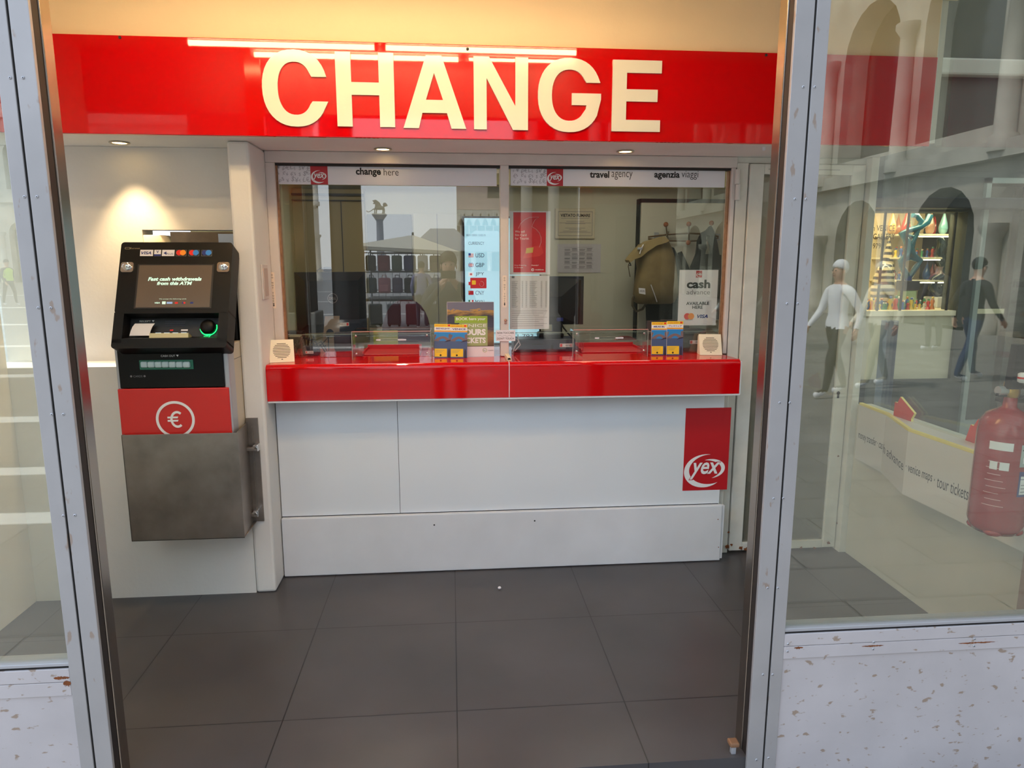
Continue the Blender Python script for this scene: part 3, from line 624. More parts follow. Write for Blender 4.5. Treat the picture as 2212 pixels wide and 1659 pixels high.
# vertical DO NOT TOUCH strips
for (x, y0, y1, lab) in ((592, 588, 666, 'narrow DO NOT TOUCH strip on the left window jamb'), (1090, 595, 664, 'narrow DO NOT TOUCH strip on the middle mullion')):
    Y = 3.549; a = AY(x, y1, Y); c = AY(x, y0, Y); wd = .021
    t = thing('warning_strip', lab, 'sticker', (a.x, Y, a.z)); mb = MB(); mb.prism([(px, pz+(c.z-a.z)/2) for px, pz in rrect(wd, c.z-a.z, .004)], a-Y_*.0002, X_, Z_, .001, P('cream_label', (240, 222, 205), .6)); mb.build('label_base', t)
    mb = MB(); chars = 'DO NOT TOUCH'; n = len(chars)+1; st = (c.z-a.z-.012)/n
    for i, ch in enumerate(chars):
        if ch != ' ': mb.text(ch, (a.x, Y-.001, c.z-.008-(i+.75)*st), X_, Z_, INK, h=st*.62, bold=.01, align='CENTER')
    zz = a.z+.008; mb.prism([(0, 0), (.005, .008), (.0015, .008), (.0015, .016), (-.0015, .016), (-.0015, .008), (-.005, .008)], (a.x, Y-.001, zz), X_, Z_, .0003, INK); mb.build('lettering', t)
# handwritten note
Y = 3.54; a = AY(1071, 737, Y); b_ = AY(1113, 739, Y); c = AY(1092, 713, Y)
t = thing('handwritten_note', 'small handwritten NON TOCCARE DON\'T TOUCH note on the mullion', 'note', ((a.x+b_.x)/2, Y, a.z)); wd = b_.x-a.x; hh = c.z-a.z
mb = MB(); mb.box(a.x, b_.x, Y, Y+.002, a.z, c.z, PAPER); mb.build('card', t)
mb = MB(); mb.text('NON TOCCARE', (a.x+wd*.5, Y-.0006, a.z+hh*.66), X_, Z_, INK, w=wd*.86, h=hh*.17, bold=.01, align='CENTER'); mb.text("DON'T TOUCH", (a.x+wd*.5, Y-.0006, a.z+hh*.14), X_, Z_, INK, w=wd*.86, h=hh*.18, bold=.01, align='CENTER')
mb.tube([(a.x+wd*(.15+.7*k/20), Y-.0006, a.z+hh*(.48+.05*math.sin(k*.9))) for k in range(21)], .0005, INK, 4); mb.build('handwriting', t)
# dried sealant lump on the mullion and cable duct on the counter
mb = MB(); p = AY(1092, 692, 3.545); mb.ball(p, .008, P('old_sealant', (170, 140, 125), .7), (1, .4, 1), 10); mb.ball(p+Z_*-.014, .006, MATS['old_sealant'], (1.2, .4, .8), 10); mb.build('sealant_lump', None, label='dirty sealant lump on the middle mullion above the note', cat='sealant')
p = AZ(1095, 771, ZT)
t = thing('cable_duct', 'short open-ended cream cable duct at the foot of the mullion', 'cable duct', (p.x, 3.45, ZT))
mb = MB(); prof = [(-.012, 0), (.012, 0), (.009, .016), (-.009, .016)]; pi = [(-.009, .003), (.009, .003), (.006, .013), (-.006, .013)]
mb.curve([prof, pi], (p.x, 3.47, ZT+.0005), X_, Z_, P('cream_plastic', (232, 214, 184), .5), ext=.075); mb.build('channel', t)
mb = MB(); mb.box(p.x-.008, p.x+.008, 3.42, 3.54, ZT+.004, ZT+.013, DARK); mb.build('hollow', t)
# DOMES: counter intercom speakers
def intercom(x, y, rz, label, flip=False):
    p = AZ(x, y, ZT); t = thing('intercom_speaker', label, 'speaker', (p.x, p.y, ZT), 0, 'cream counter speakers')
    CP = MATS['cream_plastic']; W_, H_, D = .115, .105, .075; ca = Matrix.Translation((p.x, p.y, ZT+.001)) @ Matrix.Rotation(rz, 4, 'Z')
    mb = MB(); pr = [(0, 0), (.012, 0), (D, 0), (D, H_*.9), (.052, H_)]; A = [Vector((-W_/2, y_, z_)) for y_, z_ in pr]; B = [Vector((W_/2, y_, z_)) for y_, z_ in pr]; k = len(pr)
    mb.add([ca @ v for v in A+B], [tuple(range(k-1, -1, -1)), tuple(range(k, 2*k))]+[(i, (i+1) % k, k+(i+1) % k, k+i) for i in range(k)], P('ivory_plastic', (238, 228, 204), .45)); mb.build('housing', t)
    mb = MB(); ux = (ca.to_3x3() @ X_); uy = (ca.to_3x3() @ Vector((0, .052, H_))).normalized(); n = ux.cross(uy); c = ca @ Vector((0, .026, H_/2))
    for i in range(10):
        v = -.036+i*.008; hw = math.sqrt(max(0, .042**2-v*v))*.98; mb.prism([(-hw, v), (hw, v), (hw, v+.003), (-hw, v+.003)], c+n*.0006, ux, uy, .0008, P('slot_shadow', (84, 70, 52), .7))
    mb.prism([(-.005, -.045), (.005, -.045), (0, -.04)], c+n*.0006, ux, uy, .0005, INK); mb.build('grille', t)
intercom(610, 783, R(14), 'cream slotted speaker at the left end of the counter')
intercom(1536, 767.5, R(-8), 'cream slotted speaker at the right end of the counter')

# ================================================================== acrylic hoods over the pass-throughs
def hood(xa, xb, ya, yb, label):
    Y0, Y1 = 3.50, 3.80; a = AY(xa, yb, Y0); b_ = AY(xb, yb, Y0); zt_ = AY((xa+xb)/2, ya, Y0).z
    t = thing('acrylic_hood', label, 'acrylic hood', ((a.x+b_.x)/2, 3.6, ZT)); x0, x1 = a.x, b_.x; z0 = ZT+.0005
    op = rrect(x1-x0-.1, .16, .025); mb = MB(); hh = zt_-z0; mid = (x1-x0)/2
    # front sheet with an arch-shaped opening at the bottom
    o = [(0, 0), (.055, 0), (.055, .075)]+[(.055+.02-.02*math.cos(R(v)), .075+.02*math.sin(R(v))) for v in range(0, 91, 30)]+[(x1-x0-.075+.02*math.sin(R(v)), .075+.02*math.cos(R(v))) for v in range(0, 91, 30)]+[(x1-x0-.055, 0), (x1-x0, 0), (x1-x0, hh), (0, hh)]
    mb.curve([o], (x0, Y0, z0), X_, Z_, ACRYL, ext=.0025); mb.build('front_sheet', t)
    for x in (x0, x1-.005): mb = MB(); mb.box(x, x+.005, Y0+.003, YG-.001, z0, zt_, ACRYL); mb.build('side_sheet', t)
    mb = MB()
    for x in (x0, x1): mb.box(x-.0015, x+.0015, Y0-.002, Y0+.001, z0, zt_, gm)
    mb.box(x0, x1, Y0-.002, Y0+.001, zt_-.0015, zt_+.0015, P('pink_edge', (214, 150, 140), .3)); mb.build('polished_edges', t)
    for x in (x0+.02, x1-.02):
        for z in (z0+.03, zt_-.02): mb = MB(); mb.lathe([(.005, 0), (.005, .004), (.003, .005)], (x, Y0-.001, z), CHROME, (0, -1, 0), 12); mb.build('screw', t)
    mb = MB(); c = AY((xa+xb)/2-2, ya+18, Y0-.004); hwd = (x1-x0)*.19; mb.box(c.x-hwd, c.x+hwd, Y0-.008, Y0-.003, c.z-.006, c.z+.006, ACRYL, .002); mb.box(c.x+hwd*.45, c.x+hwd, Y0-.0085, Y0-.008, c.z-.003, c.z+.003, PAPER); mb.box(c.x-hwd, c.x-hwd*.7, Y0-.0085, Y0-.008, c.z-.003, c.z+.003, PAPER); mb.build('clip_rail', t)
    return t
hood(762, 932, 716, 783, 'clear acrylic hood over the left pass-through opening')
hood(1237, 1398, 712, 773, 'clear acrylic hood over the right pass-through opening')
# red money trays seen through the hoods
for (xa, xb, lab) in ((786, 908, 'red money tray behind the left acrylic hood'), (1252, 1385, 'red money tray behind the right acrylic hood')):
    a = AY(xa, 755, 3.72); b_ = AY(xb, 755, 3.72); mb = MB()
    mb.box(a.x, b_.x, 3.66, 3.90, ZT, ZT+.006, MAPRED, .002); mb.box(a.x, b_.x, 3.895, 3.905, ZT, ZT+.03, MAPRED, .002); mb.box(a.x, a.x+.006, 3.66, 3.9, ZT, ZT+.02, MAPRED, .002); mb.box(b_.x-.006, b_.x, 3.66, 3.9, ZT, ZT+.02, MAPRED, .002)
    mb.build('money_tray', None, label=lab, cat='tray')

# ================================================================== folded city maps in clear holders
SKYB = P('map_sky_blue', (40, 130, 200), .4); WATER = P('map_water', (70, 90, 130), .4); BRID = P('map_bridge', (120, 100, 104), .5); DKB = P('map_dark', (50, 40, 60), .5); MNAVY = P('map_navy', (24, 40, 110), .5); MORG = P('map_orange', (225, 120, 40), .5)
def citymap(x, ybase, ytop, wpx, Y, title, small, label, tilt, flag, pale=False):
    a = AY(x, ybase, Y); wd = AY(x+wpx, ybase, Y).x-a.x; hh = AY(x, ytop, Y).z-(ZT+.002); base = Vector((a.x, Y, ZT+.002))
    t = thing('city_map', label, 'folded map', (a.x+wd/2, Y, ZT), group='folded Venice maps on the counter')
    ux = Vector((1, .0, tilt)).normalized(); uy = Vector((-tilt, .10, 1)).normalized(); n = ux.cross(uy)
    def pa(mb, pts, mt, l=0.0004): mb.prism([(px*wd, py*hh) for px, py in pts], base+n*l, ux, uy, .0003, mt)
    mb = MB(); mb.prism([(0, 0), (wd, 0), (wd, hh), (0, hh)], base, ux, uy, .005, PAPER); mb.build('booklet', t)
    mb = MB(); R4 = lambda x0, y0, x1, y1: [(x0, y0), (x1, y0), (x1, y1), (x0, y1)]
    pa(mb, R4(0, .79, 1, 1), YEL); pa(mb, R4(.0, .81, 1, .91), PAPER, .0008); pa(mb, R4(0, .3, 1, .76), SKYB); pa(mb, R4(0, .28, 1, .5), WATER, .0006)
    pa(mb, [(0, .52)]+[(.05+.9*k/12, .54+.1*math.sin(math.pi*k/12)) for k in range(13)]+[(1, .52), (1, .5)]+[(.75-.5*k/8, .49+.08*math.sin(math.pi*k/8)) for k in range(9)]+[(0, .5)], BRID, .0009)
    pa(mb, [(.0, .52), (.12, .66), (.1, .7), (0, .68)], BRID, .001); pa(mb, [(1, .5), (.84, .6), (.86, .7), (1, .72)], BRID, .001); pa(mb, [(.6, .46), (1, .5), (1, .54), (.78, .52)], DKB, .0012)
    pa(mb, R4(.0, 0, 1, .28), WATER, .0005); pa(mb, R4(.02, .03, .76, .27), YEL, .0009); pa(mb, [(.8, 0), (.96, 0), (.94, .2), (.88, .28), (.83, .2)], DKB, .0009)
    pa(mb, R4(.8, .935, .94, .985), MCR, .001); pa(mb, R4(.0, .77, 1, .79), MORG, .0008)
    for k in range(3): pa(mb, R4(.1, .22-.035*k, .6-.08*k, .227-.035*k), INKG, .0012)
    mb.prism(ell(.38*wd, .075*hh, .006, .006, 0, 360, 4)[:-1], base+n*.0012, ux, uy, .0002, INK)
    mb.text(title, base+ux*wd*.5+uy*hh*.835+n*.0014, ux, uy, MNAVY, w=wd*.8, h=hh*.052, bold=.02, align='CENTER')
    mb.text(small, base+ux*wd*.05+uy*hh*.935+n*.0014, ux, uy, MORG, w=wd*.66, h=hh*.035, bold=.015)
    mb.build('printed_cover', t)
    return t
YM = 3.53
citymap(938, 768, 700, 36, YM, '\u0412\u0415\u041d\u0415\u0426\u0418\u042f', '\u041c\u0418\u041d\u0418\u041a\u0410\u0420\u0422\u0410', 'yellow Venice map titled in Cyrillic, left one beside the left hood', -.02, 'r')
citymap(973, 768, 701, 36, YM-.012, 'VENICE', 'MINIMAP', 'yellow Venice map titled in English beside the tours card', -.02, 'e')
citymap(1407, 763, 696, 33, YM, '\u5a01\u5c3c\u65af', '\u8ff7\u4f60\u5730\u56fe', 'yellow Venice map titled in Chinese beside the right hood', -.01, 'c')
citymap(1440, 762, 694, 35, YM-.01, '\u30f4\u30a7\u30cd\u30c4\u30a3\u30a2', ' \u5730\u56f3 ', 'yellow Venice map titled in Japanese below the cash advance notice', -.01, 'j', True)
# tours display card
Y = 3.555; a = AY(1008, 768, Y); b_ = AY(1070, 766, Y); w0 = AY(965, 650, Y); c = AY(1066, 652, Y)
t = thing('tours_card', 'display card reading BOOK here your VENICE TOURS TICKETS with a sunset photo', 'display card', ((w0.x+b_.x)/2, Y, ZT))
x0, x1, z0, z1_ = w0.x, c.x+.002, ZT+.001, c.z; W_ = x1-x0; H_ = z1_-z0
def gradmat(name, stops, vscale=6):
    mt = P(name, (128, 128, 128), .4); n = mt.node_tree; b = n.nodes['Principled BSDF']; tc_ = n.nodes.new('ShaderNodeTexCoord'); s_ = n.nodes.new('ShaderNodeSeparateXYZ'); no = n.nodes.new('ShaderNodeTexNoise'); no.inputs['Scale'].default_value = vscale; no.inputs['Detail'].default_value = 8
    mp = n.nodes.new('ShaderNodeMapping'); mp.inputs['Scale'].default_value = (.6, 1, 2.5)
    ma = n.nodes.new('ShaderNodeMath'); ma.operation = 'MULTIPLY_ADD'; ma.inputs[1].default_value = .35; rp_ = n.nodes.new('ShaderNodeValToRGB')
    n.links.new(tc_.outputs['Generated'], s_.inputs[0]); n.links.new(tc_.outputs['Generated'], mp.inputs[0]); n.links.new(mp.outputs[0], no.inputs['Vector']); n.links.new(no.outputs[0], ma.inputs[0]); n.links.new(s_.outputs['Z'], ma.inputs[2]); n.links.new(ma.outputs[0], rp_.inputs[0])
    el = rp_.color_ramp.elements
    for i, (p_, c_) in enumerate(stops):
        e_ = el[i] if i < 2 else el.new(p_)
        e_.position = p_; e_.color = (*lin(c_), 1)
    n.links.new(rp_.outputs[0], b.inputs['Base Color']); return mt
TOUR = gradmat('sunset_print', [(0.15, (90, 70, 50)), (0.45, (150, 120, 80)), (.6, (70, 72, 90)), (.85, (56, 56, 70)), (1.0, (190, 150, 80)), (1.15, (110, 110, 130))], 9)
GRNP = P('olive_green_print', (150, 180, 60), .5)
mb = MB(); mb.box(x0, x1, Y, Y+.002, z0, z1_, PAPER); mb.build('card_sheet', t)
mb = MB(); mb.box(x0+.001, x1-.001, Y-.0012, Y, z0+H_*.19, z1_-.001, TOUR); mb.build('photo_print', t)
mb = MB(); gx = x0+W_*.16; mb.box(gx, gx+W_*.70, Y-.0017, Y-.0012, z0+H_*.62, z0+H_*.745, GRNP); mb.box(gx+W_*.1, gx+W_*.70, Y-.0016, Y-.0012, z0+H_*.2, z0+H_*.62, P('pale_green_print', (160, 176, 120), .5))
yy = Y-.0022; mb.text('BOOK here your', (gx+W_*.03, yy, z0+H_*.655), X_, Z_, WHITEINK, w=W_*.63, h=H_*.065, bold=.015)
mb.text('VENICE', (gx+W_*.08, yy, z0+H_*.545), X_, Z_, WHITEINK, w=W_*.6, h=H_*.055); mb.text('TOURS', (gx+W_*.1, yy, z0+H_*.395), X_, Z_, WHITEINK, w=W_*.56, h=H_*.115, bold=.05); mb.text('TICKETS', (gx+W_*.1, yy, z0+H_*.25), X_, Z_, WHITEINK, w=W_*.56, h=H_*.105, bold=.04)
mb.curve([ell(0, 0, W_*.045, W_*.045, 0, 360, 24)[:-1], ell(0, 0, W_*.038, W_*.038, 0, 360, 24)[:-1]], (x0+W_*.8, yy, z0+H_*.12), X_, Z_, GRNP); mb.text('in   .com', (x0+W_*.77, yy, z0+H_*.105), X_, Z_, INKG, w=W_*.21, h=H_*.025)
mb.build('lettering', t)
# sim card cut-out
Y = 3.585; a = AY(1016, 623, Y); b_ = AY(1051, 623, Y); c = AY(1035, 600, Y); t = thing('sim_card_sticker', 'red sim card cut-out taped on the glass over the currency list', 'sticker', (a.x, Y, a.z)); wd = b_.x-a.x; hh = c.z-a.z
mb = MB(); mb.prism([(px+wd/2, pz+hh/2) for px, pz in rrect(wd, hh, .003)], a, X_, Z_, .001, MAPRED); mb.box(a.x-.009, a.x+.001, Y, Y+.001, a.z+hh*.3, a.z+hh*.62, MAPRED); mb.build('card_shape', t)
mb = MB(); mb.prism([(px+wd*.22, pz+hh*.55) for px, pz in rrect(wd*.24, hh*.4, .003)], a-Y_*.0005, X_, Z_, .0004, YEL); mb.tube([a+Vector((wd*.7+.011*math.cos(R(v)), -.0006, hh*.42+.013*math.sin(R(v)))) for v in range(-200, 130, 20)], .0005, WHITEINK, 4); mb.build('chip_print', t)

# ================================================================== posters behind the right pane
Y = 3.602; a = AY(1101, 590, Y); b_ = AY(1188, 590, Y); zt_ = AY(1143, 456, Y).z; zb_ = AY(1143, 590, Y).z; z00 = AY(1143, 711, Y).z
t = thing('sim_card_poster', 'red poster reading We sell Sim Card for Tourist inside the right pane', 'poster', ((a.x+b_.x)/2, Y, zb_)); wd = b_.x-a.x
mb = MB(); mb.box(a.x, b_.x, Y, Y+.002, zb_-.008, zt_, PAPER); mb.box(a.x+wd*.35, a.x+wd*.55, Y-.0005, Y, zt_-.004, zt_+.015, ACRYL); mb.build('sheet', t)
mb = MB(); x0, x1 = a.x+wd*.09, b_.x-wd*.11; mb.box(x0, x1, Y-.0008, Y, zb_+.004, zt_-.006, P('poster_red', (205, 32, 40), .35)); yy = Y-.0014; H_ = zt_-zb_; W_ = x1-x0
for s_, v in (('We sell', .655), ('Sim Card', .60), ('for Tourist', .545)): mb.text(s_, (x0+W_*.05, yy, zb_+H_*v), X_, Z_, WHITEINK, h=H_*.036)
pts = [(.15, .72), (.22, .8), (.34, .86), (.5, .9), (.78, .905), (.66, .86), (.6, .8), (.57, .75), (.7, .71), (.8, .65), (.85, .58), (.85, .5), (.8, .42)]
mb.tube([(x0+W_*u, yy, zb_+H_*v) for u, v in pts], .0007, WHITEINK, 4)
mb.prism([(W_*u, H_*v) for u, v in ((.3, .24), (.82, .28), (.93, .33), (.86, .45), (.4, .42))], (x0, yy, zb_), X_, Z_, .0004, P('sim_red', (222, 60, 56), .4)); mb.prism([(W_*u, H_*v) for u, v in ((.38, .32), (.6, .335), (.62, .42), (.4, .405))], (x0, yy-.0005, zb_), X_, Z_, .0003, P('chip_gold', (225, 190, 90), .3, metal=.3))
mb.text('Free Roaming', (x0+W_*.04, yy, zb_+H_*.115), X_, Z_, WHITEINK, w=W_*.36, h=H_*.022); mb.text('in Europe', (x0+W_*.04, yy, zb_+H_*.08), X_, Z_, WHITEINK, w=W_*.26, h=H_*.022); mb.text('Ready?', (x0+W_*.56, yy, zb_+H_*.115), X_, Z_, WHITEINK, w=W_*.22, h=H_*.022, bold=.02)
mb.disc((x0+W_*.6, yy, zb_+H_*.055), W_*.045, X_, Z_, WHITEINK); mb.disc((x0+W_*.605, yy-.0003, zb_+H_*.053), W_*.02, X_, Z_, MCR); mb.text('vodafone', (x0+W_*.67, yy, zb_+H_*.045), X_, Z_, WHITEINK, w=W_*.27, h=H_*.024, bold=.02)
mb.build('printed_design', t)
t = thing('price_list', 'white sheet of dense price columns under the red sim card poster', 'notice', ((a.x+b_.x)/2, Y, z00)); x0, x1 = AY(1101, 700, Y).x, AY(1186, 700, Y).x; z1_ = zb_-.012; W_ = x1-x0; H_ = z1_-z00
mb = MB(); mb.box(x0, x1, Y, Y+.002, z00, z1_, PAPER); mb.build('sheet', t)
mb = MB(); rnd = random.Random(2); yy = Y-.0006; mb.box(x0+W_*.05, x0+W_*.12, yy, Y, z1_-H_*.05, z1_-H_*.01, INKG)
for i in range(30):
    z = z1_-H_*(.11+i*.0165)
    for (u0, u1) in ((.05, .05+rnd.uniform(.08, .16)), (.3, .34), (.4, .44), (.5, .72*.76), (.55, .55+rnd.uniform(.07, .14)), (.78, .82), (.9, .94)): mb.quad([(x0+W_*u0, yy, z), (x0+W_*u1, yy, z), (x0+W_*u1, yy, z+.0014), (x0+W_*u0, yy, z+.0014)], INKG)
for i in range(8): z = z1_-H_*(.66+i*.04); mb.quad([(x0+W_*.05, yy, z), (x0+W_*(.95-.1*(i % 3)), yy, z), (x0+W_*(.95-.1*(i % 3)), yy, z+.0014), (x0+W_*.05, yy, z+.0014)], INKG)
mb.build('printed_columns', t)
# cash advance notice
Y = 3.604; p00 = AY(1465, 703, Y); p10 = AY(1546, 706, Y); p01 = AY(1467, 585, Y); p11 = AY(1552, 583, Y); x0 = (p00.x+p01.x)/2; x1 = (p10.x+p11.x)/2; z0 = p00.z; z1_ = p11.z; W_ = x1-x0; H_ = z1_-z0
t = thing('cash_advance_notice', 'white notice reading cash advance AVAILABLE HERE with card logos', 'notice', ((x0+x1)/2, Y, z0))
mb = MB(); mb.box(x0, x1, Y, Y+.002, z0, z1_, PAPER); mb.build('sheet', t)
mb = MB(); mb.box(x0-.006, x1+.006, Y+.002, Y+.004, z0-.006, z1_+.006, ACRYL); mb.box(x0+W_*.25, x1-W_*.2, Y+.0, Y+.004, z1_+.006, z1_+.018, ACRYL); mb.build('sleeve', t)
mb = MB(); yy = Y-.0006; cx = (x0+x1)/2
mb.text('cash', (cx, yy, z0+H_*.67), X_, Z_, INK, w=W_*.61, h=H_*.155, bold=.035, align='CENTER'); mb.text('advance', (cx, yy, z0+H_*.56), X_, Z_, INKG, w=W_*.61, h=H_*.085, bold=0, align='CENTER')
mb.text('AVAILABLE', (cx, yy, z0+H_*.37), X_, Z_, INK, w=W_*.6, h=H_*.058, bold=.025, align='CENTER'); mb.text('HERE', (cx, yy, z0+H_*.3), X_, Z_, INK, w=W_*.27, h=H_*.058, bold=.025, align='CENTER')
twin(mb, (x0+W_*.29, yy, z0+H_*.165), X_, Z_, W_*.082, MCR, MCO); mb.text('mastercard', (x0+W_*.29, yy, z0+H_*.095), X_, Z_, INK, w=W_*.2, h=H_*.016, align='CENTER'); VIS(mb, (x0+W_*.5, yy, z0+H_*.13), X_, Z_, W_*.28, VBLU)
mb.build('lettering', t)
mb = MB(); yex(mb, (cx-W_*.075, Y-.0014, z1_-H_*.135), X_, Z_, W_*.15, MAPRED, WHITEINK, H_*.12); mb.build('emblem', t)
# ================================================================== outside: the square behind the camera and beside the kiosk
STONE = P('pale_istrian_stone', (214, 208, 196), .7, var=.25, vscale=1.2)
STONED = P('weathered_stone', (176, 170, 158), .75, var=.35, vscale=.9)
GLD = P('dark_window', (30, 34, 40), .15)
def paving():
    mt = P('trachyte_paving', (136, 133, 129), .45, var=.18, vscale=1.5); n = mt.node_tree; b = n.nodes['Principled BSDF']; src = b.inputs['Base Color'].links[0].from_socket
    t = n.nodes.new('ShaderNodeTexCoord'); br = n.nodes.new('ShaderNodeTexBrick'); br.inputs['Scale'].default_value = 1; br.inputs['Brick Width'].default_value = .8; br.inputs['Row Height'].default_value = .38
    br.inputs['Mortar Size'].default_value = .006; br.inputs['Color1'].default_value = (1, 1, 1, 1); br.inputs['Color2'].default_value = (.86, .86, .86, 1); br.inputs['Mortar'].default_value = (.45, .45, .45, 1)
    mx = n.nodes.new('ShaderNodeMix'); mx.data_type = 'RGBA'; mx.blend_type = 'MULTIPLY'; mx.inputs[0].default_value = 1
    n.links.new(t.outputs['Object'], br.inputs['Vector']); n.links.new(src, mx.inputs[6]); n.links.new(br.outputs[0], mx.inputs[7]); n.links.new(mx.outputs[2], b.inputs['Base Color']); return mt
PAVE = paving(); ZG = -.12
mb = MB(); mb.box(-90, 90, -190, 1.96, ZG-.2, ZG, PAVE); mb.box(2.3, 90, 1.96, 40, ZG-.2, ZG, PAVE); mb.box(-90, -2.12, 1.96, 40, ZG-.2, ZG, PAVE); mb.build('ground_paving', loc=(0, 0, ZG), kind='structure')
WB = P('white_stone_band', (226, 223, 216), .5, var=.1, vscale=3)
for k, (y, h) in enumerate(((-.95, .22), (-2.1, .22), (-4.2, .3), (-7.4, .3), (-11.5, .3), (-17, .4), (-25, .5), (-36, .6))):
    mb = MB(); mb.box(-60, .6, y, y+h, ZG, ZG+.004, WB); mb.build('trim_%d' % (k+3), loc=(0, y, ZG), kind='structure')

def arcade(name, o, ux, n, bay, zs, mat, depth=.8, label=None):
    """facade of n bays along ux from o; zs = list of storeys (z0, sill, spring, top, opening share)"""
    t = thing(name, label, 'building', o)
    o = Vector(o); ux = Vector(ux); nn = ux.cross(Z_)
    mb = MB()
    for (z0, sill, spring, top, sh) in zs:
        w_ = bay*sh
        for k in range(n):
            c = bay*(k+.5); op = [(c-w_/2, sill), (c+w_/2, sill)]+[(c+w_/2*math.cos(R(a)), spring+w_/2*math.sin(R(a))) for a in range(0, 181, 20)]
            mb.curve([[(bay*k, z0), (bay*(k+1), z0), (bay*(k+1), top), (bay*k, top)], op], o, ux, Z_, mat, ext=depth/2)
    mb.build('wall', t)
    mb = MB(); q = o-nn*(depth/2+.05); z0 = zs[0][0]; z1_ = zs[-1][3]
    mb.add([q+Z_*z0, q+ux*(bay*n)+Z_*z0, q+ux*(bay*n)+Z_*z1_, q+Z_*z1_], [(0, 1, 2, 3)], GLD); mb.build('dark_windows', t)
    for (_, _, _, top, _) in zs:
        mb = MB(); a = o+nn*(depth/2+.3)+Z_*(top-.15); b_ = o-nn*(depth/2)+Z_*(top-.15); L_ = ux*(bay*n)
        mb.hexa([a, a+L_, a+L_+Z_*.4, a+Z_*.4, b_, b_+L_, b_+L_+Z_*.4, b_+Z_*.4], mat); mb.build('cornice', t)
    mb = MB()
    for k in range(n+1):
        for (z0, sill, spring, top, sh) in zs: mb.lathe([(.34, z0), (.34, z0+.35), (.24, z0+.4), (.2, spring-.2), (.34, spring), (.34, spring+.15)], o+ux*(bay*k)+nn*(depth/2+.12), mat, seg=12)
    mb.build('columns', t)
    return t
arcade('library_facade', (-12.5, -62, ZG), (-1, 0, 0), 15, 3.3, [(0, 0, 4.2, 7, .66), (7, 8, 11, 14, .5), (14, 15, 16.5, 20, .4)], STONE, label='pale stone arcaded building mirrored in the left glass pane')
arcade('street_facade', (13.5, 0, ZG), (0, -1, 0), 11, 4.0, [(0, 0, 2.5, 4.3, .6), (4.3, 5.0, 8.2, 11.5, .72), (11.5, 12.3, 14, 17, .4)], STONED, label='weathered stone building with big round arches mirrored in the right pane')
PINK = P('pink_patterned_brick', (206, 180, 168), .7, var=.2, vscale=.8)
arcade('palace', (83.1, -143, ZG), (-1, 0, 0), 24, 3.4, [(0, 0, 3.6, 6.6, .7)], STONE, label='pink and white gothic palace mirrored in the service window')
bpy.data.objects['palace'].name = 'palace'
pal = bpy.data.objects['palace']
mb = MB()
for k in range(48):
    c = 1.5+1.7*(k+.5)
    mb.lathe([(.16, 6.9), (.13, 9.2), (.24, 9.5)], (c, -142.5, ZG), STONE, seg=8)
    mb.curve([[(c-.85, 9.4), (c+.85, 9.4), (c+.85, 12.6), (c-.85, 12.6)], [(c-.62, 9.45), (c+.62, 9.45), (c+.58, 10.0), (c+.35, 10.5), (c, 10.9), (c-.35, 10.5), (c-.58, 10.0)], ell(c+.85, 11.6, .3, .3, 90, 270, 8)], (0, -142.5, ZG), X_, Z_, STONE, ext=.3)
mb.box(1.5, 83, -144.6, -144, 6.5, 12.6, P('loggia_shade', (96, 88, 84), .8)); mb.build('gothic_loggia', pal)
mb = MB(); mb.box(1.5, 83, -145, -142.9, 12.6, 26, PINK)
for k in range(7): mb.box(8+k*11, 10.6+k*11, -142.9, -142.8, 15, 20, GLD)
mb.build('brick_wall', pal)
# column with the winged lion
CT = (-12.6, -123, ZG)
t = thing('monument_column', 'grey stone column topped by a winged lion, mirrored in the left service window', 'column', CT)
mb = MB(); mb.lathe([(1.6, 0), (1.6, .3), (1.2, .6), (1.2, .9), (.9, 1.1), (.72, 1.2), (.6, 9.0), (.62, 9.2), (.8, 9.4)], CT, P('grey_granite', (150, 156, 165), .5, var=.1), seg=24); mb.build('shaft', t)
mb = MB(); mb.lathe([(.75, 9.4), (1.3, 10.1)], CT, STONE, seg=4); mb.box(CT[0]-1.25, CT[0]+1.25, CT[1]-1, CT[1]+1, 10.0, 10.3, STONE, .05); mb.build('capital', t)
LION = P('dark_bronze', (110, 112, 112), .5, metal=.3)
mb = MB(); bx = CT[0]; by = CT[1]
mb.tube([(bx+.9, by, 11.3), (bx+.4, by, 11.35), (bx-.3, by, 11.25), (bx-.8, by, 11.3)], [.3, .36, .28, .3], LION, 10)
for x in (.85, .6, -.55, -.85): mb.tube([(bx+x, by, 11.2), (bx+x+.05, by, 10.8), (bx+x-.02, by, 10.32)], [.16, .1, .12], LION, 8)
mb.ball((bx+1.0, by, 11.9), .38, LION, (1, .8, 1)); mb.ball((bx+1.3, by, 11.8), .2, LION)
mb.tube([(bx-.95, by, 11.2), (bx-1.5, by, 10.8), (bx-1.9, by, 10.6), (bx-2.3, by, 10.8)], [.1, .07, .06, .09], LION, 8)
mb.build('lion_body', t)
mb = MB()
for s_ in (-.15, .15):
    mb.prism([(.5, 11.5), (.1, 12.3), (-.5, 12.75), (-1.2, 12.6), (-.9, 12.3), (-1.1, 12.05), (-.7, 11.95), (-.7, 11.6), (-.2, 11.5)], (bx, by+s_, 0), X_, Z_, .08, LION)
mb.build('wing', t)
